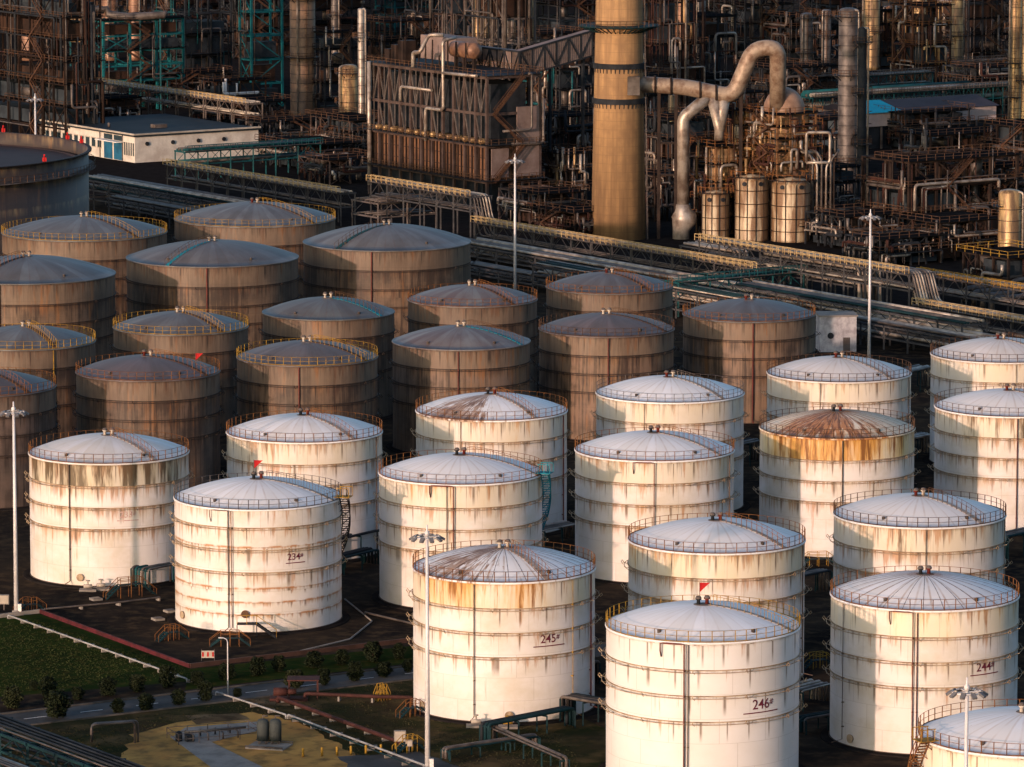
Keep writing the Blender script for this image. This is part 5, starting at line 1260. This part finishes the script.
def ground_pipe(pts, r, m, label, z=.45, sleepers=True, step=3.2, cat='pipe'):
    ws = [at(*p) for p in pts]; o = Vector(ws[0]); t = empty('ground_pipe', o, label, cat)
    path = [w_ - o + Vector((0, 0, z)) for w_ in ws]
    MB().tube([path[0] - Vector((0, 0, z - .05))] + path + [path[-1] - Vector((0, 0, z - .05))], r, 8, bend=.3).build('pipe', M[m], t)
    if sleepers:
        mb = MB()
        for a, b in zip(path, path[1:]):
            L = (b - a).length; n = max(1, int(L / step)); d = (b - a).normalized(); s = Vector((-d.y, d.x, 0))
            for k in range(n + 1):
                q = a + (b - a) * (k / n); q.z = 0; mb.bar(q + Vector((0, 0, (z - r) / 2)), q + Vector((0, 0, (z - r) / 2)) + s * .8, .2, max(.1, z - r))
        mb.build('sleeper', M['conc'], t)
ground_pipe([(8, 619), (187, 683)], .10, 'alu2', 'long white pipe crossing the lawn on low sleepers')
ground_pipe([(44, 613), (120, 606), (160, 601)], .1, 'alud', 'thin pale pipe on the ground in front of the leftmost white tank', step=4)
ground_pipe([(216, 696), (286, 719)], .10, 'alu2', 'white pipe crossing the road verge at the lamp post')
ground_pipe([(288, 719), (352, 742), (425, 770)], .12, 'alu2', 'pale blue white pipe beside the sand patch')
ground_pipe([(292, 722), (350, 744), (420, 773)], .07, 'dteal', 'thin teal pipe running next to the pale pipe')
ground_pipe([(278, 703), (330, 722), (400, 748)], .22, 'redp', 'oxide red pipe slanting across the scrub', z=.6)
ground_pipe([(305, 700), (372, 703), (412, 704)], .2, 'redp', 'oxide red pipe running right to the tank numbered 245', z=.7)
# red pump set
t = empty('pump_set', at(285, 700), 'small red pump set with a flat red frame beside the road', 'pump')
MB().box(-1.6, -.8, 0, 2.4, .8, .3).build('skid', M['redp'], t)
m = MB(); m.tube([(-1.2, 0, .9), (.2, 0, .9)], .45, 12); m.tube([(.2, 0, .9), (1.2, 0, .9)], .3, 10); m.build('pump_body', M['redp'], t)
m = MB()
for x in (-.4, 2.6):
    for y in (-1, 1): m.bar((x + .8, y + 1.2, 0), (x + .8, y + 1.2, 2.0), .12)
m.box(.2, 0.1, 2.0, 3.6, 2.4, 2.12); m.build('shelter_frame', M['redp'], t)
# bushes
bl = [(78, 700, 1), (108, 696, 1), (137, 692, 1), (167, 688, 1), (198, 685, 1.15), (226, 680, 1), (257, 676, 1), (279, 672, 1), (314, 668, 1), (342, 665, 1), (373, 662, 1), (399, 659, 1.05),
      (118, 713, .9), (146, 711, .95), (179, 705, 1), (206, 701, .9), (237, 697, .6), (295, 688, .95), (324, 685, 1.1), (355, 681, 1), (384, 677, .95), (408, 672, .9), (13, 709, 1.1), (48, 697, 1.1), (57, 718, 1.5), (34, 690, .7)]
rows = {0: 'far side of the road', 12: 'near side of the road', 22: 'dark clump at the left edge'}
protos = []
M['leafs'] = [M['leaf'], mat('hedge_leaf_light', (.022, .028, .012), (.012, .016, .008), 3, .7)]
for v in range(3):
    rr = random.Random(v + 50); mb = MB()
    for k in range(1500):
        a = rr.uniform(0, 6.283); z = rr.uniform(-1, 1); rad = (.42 + .42 * rr.random() ** 1.5 + .14 * math.sin(a * 3 + v) + .12 * math.sin(z * 5 + a * 2 + v * 2)); q = Vector((math.cos(a) * math.sqrt(1 - z * z * .8) * rad, math.sin(a) * math.sqrt(1 - z * z * .8) * rad, .95 + z * .8 * (.85 + .3 * rad)))
        if q.z < .12: q.z = .12
        d = Vector((rr.uniform(-1, 1), rr.uniform(-1, 1), rr.uniform(-1, 1))).normalized(); _, s1, s2 = basis(d); s1 *= .075; s2 *= .055
        mb.poly([q - s1 - s2, q + s1 - s2, q + s1 + s2, q - s1 + s2])
    protos.append(mb.mesh('foliage'))
stem = MB(); stem.tube([(0, 0, 0), (0, 0, .9)], .07, 6); stem.bar((0, 0, .3), (.3, .1, .9), .05); stem.bar((0, 0, .3), (-.3, -.1, .9), .05); stem = stem.mesh('stem')
ordn = ['leftmost', 'second from the left', 'third from the left', 'fourth from the left', 'fifth from the left', 'sixth from the left', 'seventh from the left', 'eighth from the left', 'ninth from the left', 'tenth from the left', 'eleventh from the left', 'rightmost']
ord2 = ['leftmost', 'second from the left', 'third from the left', 'fourth from the left', 'smallest, beside the lamp post', 'sixth from the left', 'seventh from the left', 'eighth from the left', 'ninth from the left', 'rightmost']
ord3 = ['rounded dark bush of the clump at the left edge, nearest the picture border', 'dark bush of the left clump standing on the lawn', 'biggest dark bush of the left clump, beside the road end', 'smallest dark bush of the left clump']
for i, (px, py, s_) in enumerate(bl):
    if i < 12: lab = 'round bush, %s on the far side of the road' % ordn[i]
    elif i < 22: lab = 'round bush, %s on the near side of the road' % ord2[i - 12]
    else: lab = ord3[i - 22]
    t = empty('bush', at(px, py), lab, 'bush', 'round bushes along the road', rz=i * 1.3); t.scale = (s_ * (.95 + .1 * (i % 3)), s_, s_ * (.92 + .08 * (i % 4))); vs = (.85, 1.1, .95, 1.15, .8, 1.0, 1.05)[i % 7]; t.scale = tuple(q * vs for q in t.scale)
    share('foliage', protos[i % 3], M['leafs'][(i % 5) == 2], t); share('stem', stem, M['bark'], t)
# pair of grey vessels on the sand
for k, (px, lab) in enumerate(((263, 'left one of the two upright grey vessels on the sand'), (275.5, 'right one of the two upright grey vessels on the sand'))):
    t = empty('upright_vessel', at(px, 745), lab, 'vessel', 'upright grey vessels on the sand'); gm = mat('grey_green_vessel', (.05, .06, .06), (.03, .038, .04), .7)
    MB().lathe([(.62, .5), (.62, 2.35), (.5, 2.6), (.2, 2.72), (.02, 2.74)], 20).build('shell', gm, t)
    m = MB()
    for a in range(4): m.bar(P3(.5, a * 1.57 + .7, 0), P3(.5, a * 1.57 + .7, .6), .12)
    m.build('leg', M['grey'], t)
    MB().tube([(0, 0, 2.7), (0, 0, 3.0), (.5, 0, 3.0)], .08, 6).build('outlet_pipe', M['grey'], t)
t = empty('vessel_plinth', at(269, 747), 'low concrete plinth with rim under the two upright grey vessels', 'plinth', rz=-.3)
m = MB(); m.box(-2.0, -1.5, 0, 2.0, 1.6, .16); m.build('slab', M['conc'], t)
m = MB(); m.bar((-2, -1.5, .3), (2, -1.5, .3), .12); m.bar((-2, 1.6, .3), (2, 1.6, .3), .12); m.build('rim', M['grey'], t)
t = empty('valve_manifold', at(218, 738), 'small grey valve manifold with pipes on the concrete pad', 'valve manifold', rz=.4)
m = MB()
for k in range(4): m.tube([(-3 + k * 1.6, -1, .1), (-3 + k * 1.6, -1, .8), (-3 + k * 1.6, 1.4, .8), (-3 + k * 1.6, 1.4, .1)], .09, 6, bend=.2)
m.tube([(-3.6, 0, .9), (3, 0, .9)], .12, 8); m.build('pipes', M['alud'], t)
m = MB(); m.lathe([(.35, 0), (.35, .9), (.1, 1.1)], 10, (-4.2, 0)); m.box(-3.6, -.8, 0, -2.8, 0, .7); m.build('pump', M['dark'], t)
m = MB(); rails(m, -4.8, -1.6, 4, 2, 0, 2.2, .07); m.build('guard_rail', M['grey'], t)
# bollards
for i, px in enumerate((303, 322, 337, 351, 366, 381, 396)):
    o = MB().lathe([(.13, 0), (.13, .85), (.05, .92)], 10).build('bollard', M['yel'], None, at(px, 757 - i * .8)); tag(o, 'short yellow bollard beside the gravel, %s' % ['leftmost of seven', 'second of seven from the left', 'third of seven from the left', 'fourth of seven', 'fifth of seven from the left', 'sixth of seven from the left', 'rightmost of seven'][i], 'bollard', 'yellow bollards beside the gravel')
# yellow hoop rails
def stile(px, py, label, m='yel', w=1.8, rz=0, sm='dteal', H=1.2, run=1.6, name='crossover_stair'):
    t = empty(name, at(px, py), label, 'crossover stair', 'stairs over the bund and pipes', rz); t.scale = (.78, .78, .78)
    mb = MB(); mb.box(-w / 2, -.5, H - .08, w / 2, .5, H); 
    for s_ in (-1, 1):
        for y in (-.5, .5): mb.bar((s_ * w / 2, y, H), (s_ * (w / 2 + run), y, 0), .12, .22)
        for k in range(5): f = (k + .5) / 5; x = s_ * (w / 2 + run * f); mb.box(x - .14, -.5, H * (1 - f) - .03, x + .14, .5, H * (1 - f) + .03)
    mb.build('steps', M[sm], t)
    mb = MB()
    for y in (-.5, .5):
        for x in (-w / 2, 0, w / 2): mb.bar((x, y, 0), (x, y, H + 1.05), .08)
        for dz in (.55, 1.05): mb.bar((-w / 2, y, H + dz), (w / 2, y, H + dz), .07)
        for s_ in (-1, 1): mb.bar((s_ * w / 2, y, H + 1.05), (s_ * (w / 2 + run), y, 1.0), .07); mb.bar((s_ * (w / 2 + run), y, 0), (s_ * (w / 2 + run), y, 1.0), .08)
    mb.build('handrail', M[m], t)
stile(30, 612, 'orange railed crossover stair beside the left mast', 'oran', rz=YAW)
stile(130, 597, 'teal stair with orange handrail at the right foot of the leftmost white tank', 'oran', 3.5, rz=.5, H=2.0, run=2.4)
stile(172, 640, 'orange railed crossover stair on the dark yard left of the flagged tank', 'oran', rz=YAW)
stile(230, 646, 'orange railed crossover stair in front of the flagged tank', 'oran', 2.6, rz=.1)
stile(382, 700, 'bright yellow crossover stair on the scrub by the oxide red pipe', 'yel', .9, rz=YAW, sm='yel', run=.6)
stile(413, 716, 'rusty crossover stair at the left foot of the tank numbered 245', 'oran', 1.6, rz=YAW)
stile(547, 720, 'red brown railed stair at the right foot of the tank numbered 245', 'rail', 3.0, rz=.3, H=1.8, run=2.2)
stile(410, 752, 'yellow crossover stair at the foot of the front mast', 'yel', 1.6, rz=YAW)
stile(818, 566, 'yellow railed crossover stair between the orange rusted tank and the tank behind 244', 'yel', 3, rz=.2)
stile(818, 668, 'yellow railed crossover stair in the dark gap left of the tank numbered 244', 'yel', 2.2, rz=.5)
stile(365, 552, 'rusty railed crossover stair between the flagged tank and the tank with the cyan landing', 'oran', 2.5, rz=.3)
stile(566, 588, 'yellow railed crossover stair right of the tank with the cyan landing', 'yel', 2.5, rz=.3)
stile(935, 745, 'orange caged stair at the foot of the tank numbered 244', 'oran', 1.8, rz=.3)
# flagged tank manway stair
p = at(249, 634); t = empty('manway_stair', Vector((p.x, p.y - 1.6, 0)), 'small steel stair and platform at the manhole of the flagged tank', 'stair')
m = MB(); m.box(-1.2, -.9, 1.5, 1.0, .3, 1.6); 
for y in (-.9, 0): m.bar((1.0, y, 1.55), (3.2, y, 0), .1, .2)
for k in range(7): f = (k + .5) / 7; m.box(1 + 2.2 * f - .13, -.9, 1.55 * (1 - f), 1 + 2.2 * f + .13, 0, 1.55 * (1 - f) + .05)
for x in (-1.2, 1.0): m.bar((x, -.9, 0), (x, -.9, 1.5), .1)
m.build('platform', M['dark'], t)
m = MB()
for x in (-1.2, -.1, 1.0): m.bar((x, -.9, 1.6), (x, -.9, 2.6), .07)
m.bar((-1.2, -.9, 2.6), (1, -.9, 2.6), .07); m.bar((1, -.9, 2.6), (3.2, -.9, 1.0), .07); m.bar((3.2, -.9, 0), (3.2, -.9, 1), .07); m.build('handrail', M['yel'], t)
# sign boards and cabinets
t = empty('notice_board', at(208, 661), 'small red and white notice board beside the road', 'sign')
m = MB(); m.box(-.7, -.04, .35, .7, .04, 1.15); m.build('board', M['conc2'], t)
m = MB()
for x in (-.55, 0, .55): m.box(x - .1, -.07, .5, x + .1, -.05, 1.0)
m.build('red_panel', M['red'], t)
m = MB(); m.bar((-.7, .05, 0), (-.7, .05, 1.3), .06); m.bar((.7, .05, 0), (.7, .05, 1.3), .06); m.build('post', M['grey'], t)
for px, py, lab, s_ in ((400, 742, 'pale green cabinet on a post near the front mast', 1.0), (409, 747, 'small white cabinet right of the pale green cabinet', .6), (4, 604, 'white notice board at the left edge beside the mast', 1.0)):
    t = empty('cabinet', at(px, py + 6), lab, 'cabinet'); MB().box(-.6 * s_, -.2, .7, .6 * s_, .2, .7 + 1.1 * s_).build('box', M['conc'], t)
    MB().box(-.5 * s_, -.23, .8, .5 * s_, -.205, .6 + 1.1 * s_).build('door', M['conc2'], t)
    MB().bar((0, 0, 0), (0, 0, .7), .12).build('post', M['grey'], t)
# pipe rack, bottom left
c0 = at(2, 722, 4.2); c1 = at(150, 776, 4.2)
d_ = (c1 - c0).normalized(); rack([c0 - d_ * 8, c1 + d_ * 14], 4.2, 8, 'teal pipe rack in the bottom left corner', col='dteal', rail='rail', seed=31, pm=('alud', 'dark', 'alud', 'alu'), r=(.09, .16), drop=1.7, walkway=False)
c0 = at(-30, 748, 4.0); rack([c0, c0 + d_ * 42], 2.4, 6, 'lower pipe rack under the bottom left rack', col='dteal', rail='rail', seed=32, walkway=False, pm=('alud', 'alu'), r=(.1, .16), drop=1.4)
t = empty('pipe_portal', at(92, 745), 'grey inverted U pipe portal beside the bottom left rack', 'pipe portal')
for k in range(2):
    q = at(138 - k * 3, 742 + k) - Vector(t.location); MB().tube([(0, -k * .5, .4), (0, -k * .5, 2.2), (q.x, q.y, 2.2), (q.x, q.y, 0)], .13, 8, bend=.5).build('pipe', M['alud'], t)
# pipe frames right of tank 245 base
def portal(pa, pb, z, label, n=3, m='dteal', pm=('alud', 'dteal', 'dark')):
    a, b = at(*pa), at(*pb); t = empty('pipe_stand', a, label, 'pipe stand', 'low pipe stands between the tanks'); d = b - a; L = d.length; d /= L; s = Vector((-d.y, d.x, 0)); rr = random.Random(int(pa[0]))
    fr = MB(); k_ = max(1, round(L / 4))
    for k in range(k_ + 1):
        q = d * L * k / k_
        fr.bar(q, q + Vector((0, 0, z)), .16); fr.bar(q + s * n * .5, q + s * n * .5 + Vector((0, 0, z)), .16); fr.bar(q + Vector((0, 0, z)), q + s * n * .5 + Vector((0, 0, z)), .16)
    fr.build('frame', M[m], t)
    for k in range(n):
        o = s * (k * .5 + .2); r = rr.choice((.1, .14, .18)); MB().tube([o + Vector((0, 0, .2)), o + Vector((0, 0, z + r + .08)), d * L + o + Vector((0, 0, z + r + .08)), d * L + o + Vector((0, 0, .2))], r, 8, bend=.4).build('pipe', M[rr.choice(pm)], t)
portal((490, 745), (575, 728), 1.8, 'teal pipe stand in front of the tank numbered 245')
portal((488, 743), (560, 775), 1.4, 'pale pipe run leading to the bottom edge right of the front mast', 2, pm=('alud',))
portal((450, 762), (540, 748), 1.0, 'low dark pipe stand at the bottom edge right of the front mast', 3)
portal((560, 722), (606, 730), 2.4, 'teal pipe stand between the tanks numbered 245 and 246', 5)
portal((344, 575), (380, 566), 1.8, 'teal pipe stand left of the tank with the cyan landing', 5)
portal((340, 566), (382, 556), 3.0, 'raised teal pipe stand behind the gap right of the flagged tank', 6)
portal((545, 548), (580, 541), 2.0, 'pipe stand behind the right side of the cyan landing tank', 6, pm=('alu', 'alud'))
portal((803, 712), (833, 704), 2.0, 'pipe stand between the tanks numbered 246 and 244', 6, pm=('alu', 'alud'))
portal((806, 735), (850, 727), 1.4, 'low pale pipe stand before the tank numbered 244', 3)
portal((150, 590), (178, 584), 2.2, 'teal pipe stand between the two front left tanks', 6, pm=('teal', 'alud'))
portal((560, 690), (600, 684), 2.2, 'dark pipe stand behind the right side of the tank numbered 245', 4)
portal((804, 600), (832, 594), 2.6, 'pipe stand in the gap above the dark stair', 5)
portal((1008, 560), (1040, 553), 2.6, 'pipe stand at the right edge behind the tank numbered 244', 5)
portal((900, 462), (935, 455), 2.6, 'pipe stand between the orange rusted tank and the black streaked tank', 5, pm=('alu', 'alud'))
portal((905, 395), (935, 388), 3.0, 'pipe stand between the back white tanks at the right', 6, pm=('alu', 'alud'))
portal((735, 470), (765, 463), 3.0, 'pipe stand left of the orange rusted tank', 5)
ground_pipe([(365, 615), (420, 628), (500, 640)], .12, 'alud', 'thin curved drain line on the dark yard behind the tank numbered 245', z=.3, sleepers=False)
ground_pipe([(345, 600), (372, 622), (350, 640), (300, 652)], .1, 'conc', 'pale kerb line curving round the flagged tank', z=.1, sleepers=False, cat='kerb line')
for i, (px, py) in enumerate(((158, 620), (170, 612), (150, 571), (96, 600))):
    t = empty('drain_cover', at(px, py), ['pale drain cover on the dark yard left of the flagged tank', 'second pale drain cover nearer the flagged tank', 'small pale drain cover beside the teal stair', 'small pale drain box in front of the leftmost white tank'][i], 'drain cover', 'pale drain covers', rz=.5)
    MB().box(-.6, -.6, 0, .6, .6, .25).build('box', M['conc'], t); MB().box(-.45, -.45, .25, .45, .45, .3).build('lid', M['alud'], t)
# small valves and pumps at tank feet
vl = ['beside the leftmost white tank', 'under the tank numbered 245', 'at the front foot of the tank numbered 245', 'left of the leftmost tank base', 'at the foot of tank 245 near the yellow line']
for i, (px, py) in enumerate(((101, 590), (476, 727), (508, 728), (88, 591))):
    t = empty('valve', at(px, py), 'small pale valve block %s' % vl[i], 'valve', 'valve blocks at the tank feet')
    MB().box(-1.0, -.6, 0, 1.0, .6, .25).build('plinth', M['conc'], t)
    m = MB(); m.tube([(-.5, 0, .6), (.5, 0, .6)], .22, 10); m.tube([(0, 0, .6), (0, 0, 1.2)], .1, 8); m.lathe([(.28, 1.2), (.28, 1.28)], 12); m.build('valve_body', M['conc2'] if i != 2 else M['yel'], t)

# loose weeds and tufts over the open ground
def inside(x, y, poly):
    c = False; n = len(poly)
    for i in range(n):
        a, d = poly[i], poly[i - 1]
        if (a.y > y) != (d.y > y) and x < (d.x - a.x) * (y - a.y) / (d.y - a.y) + a.x: c = not c
    return c
rr = random.Random(91)
sandp = fp((132, 735), (178, 722), (250, 712), (300, 722), (352, 752), (420, 800), (100, 820)); roadp = [g1 - rn * 3.6, g2 - rn * 3.6, g2 + rn * 3.6, g1 + rn * 3.6]; gravp = fp((340, 757), (420, 752), (520, 790), (380, 800))
for nm, poly, cnt, m_ in (('lawn_tufts', fp((-60, 700), (-40, 626), (38, 620), (184, 669), (196, 676)), 5000, mat('lawn_tuft', (.024, .036, .010), (.032, .034, .012), 1.2)),
                          ('scrub_weeds', fp((-20, 767), (0, 740), (70, 726), (410, 678), (560, 735), (600, 790)), 6500, mat('scrub_weed', (.026, .030, .013), (.046, .036, .018), .8))):
    mb = MB(); xs = [q.x for q in poly]; ys = [q.y for q in poly]; k = 0
    while k < cnt:
        x, y = rr.uniform(min(xs), max(xs)), rr.uniform(min(ys), max(ys)); k += 1
        if not inside(x, y, poly) or inside(x, y, sandp) or inside(x, y, roadp) or inside(x, y, gravp): continue
        for j in range(3):
            x2, y2 = x + rr.uniform(-.3, .3), y + rr.uniform(-.3, .3)
            a = rr.uniform(0, 3.14); h = rr.uniform(.03, .12); w_ = rr.uniform(.04, .12); dx, dy = math.cos(a) * w_, math.sin(a) * w_
            mb.poly([(x2 - dx, y2 - dy, .01), (x2 + dx, y2 + dy, .01), (x2 + dx * .4 + .03, y2 + dy * .4, h), (x2 - dx * .5, y2 - dy * .5, h * .8)])
    tag(mb.build(nm, m_), 'low tufts and weeds scattered over the lawn' if nm[0] == 'l' else 'low weeds scattered over the scrub around the yellow sand', 'weeds', kind='stuff')
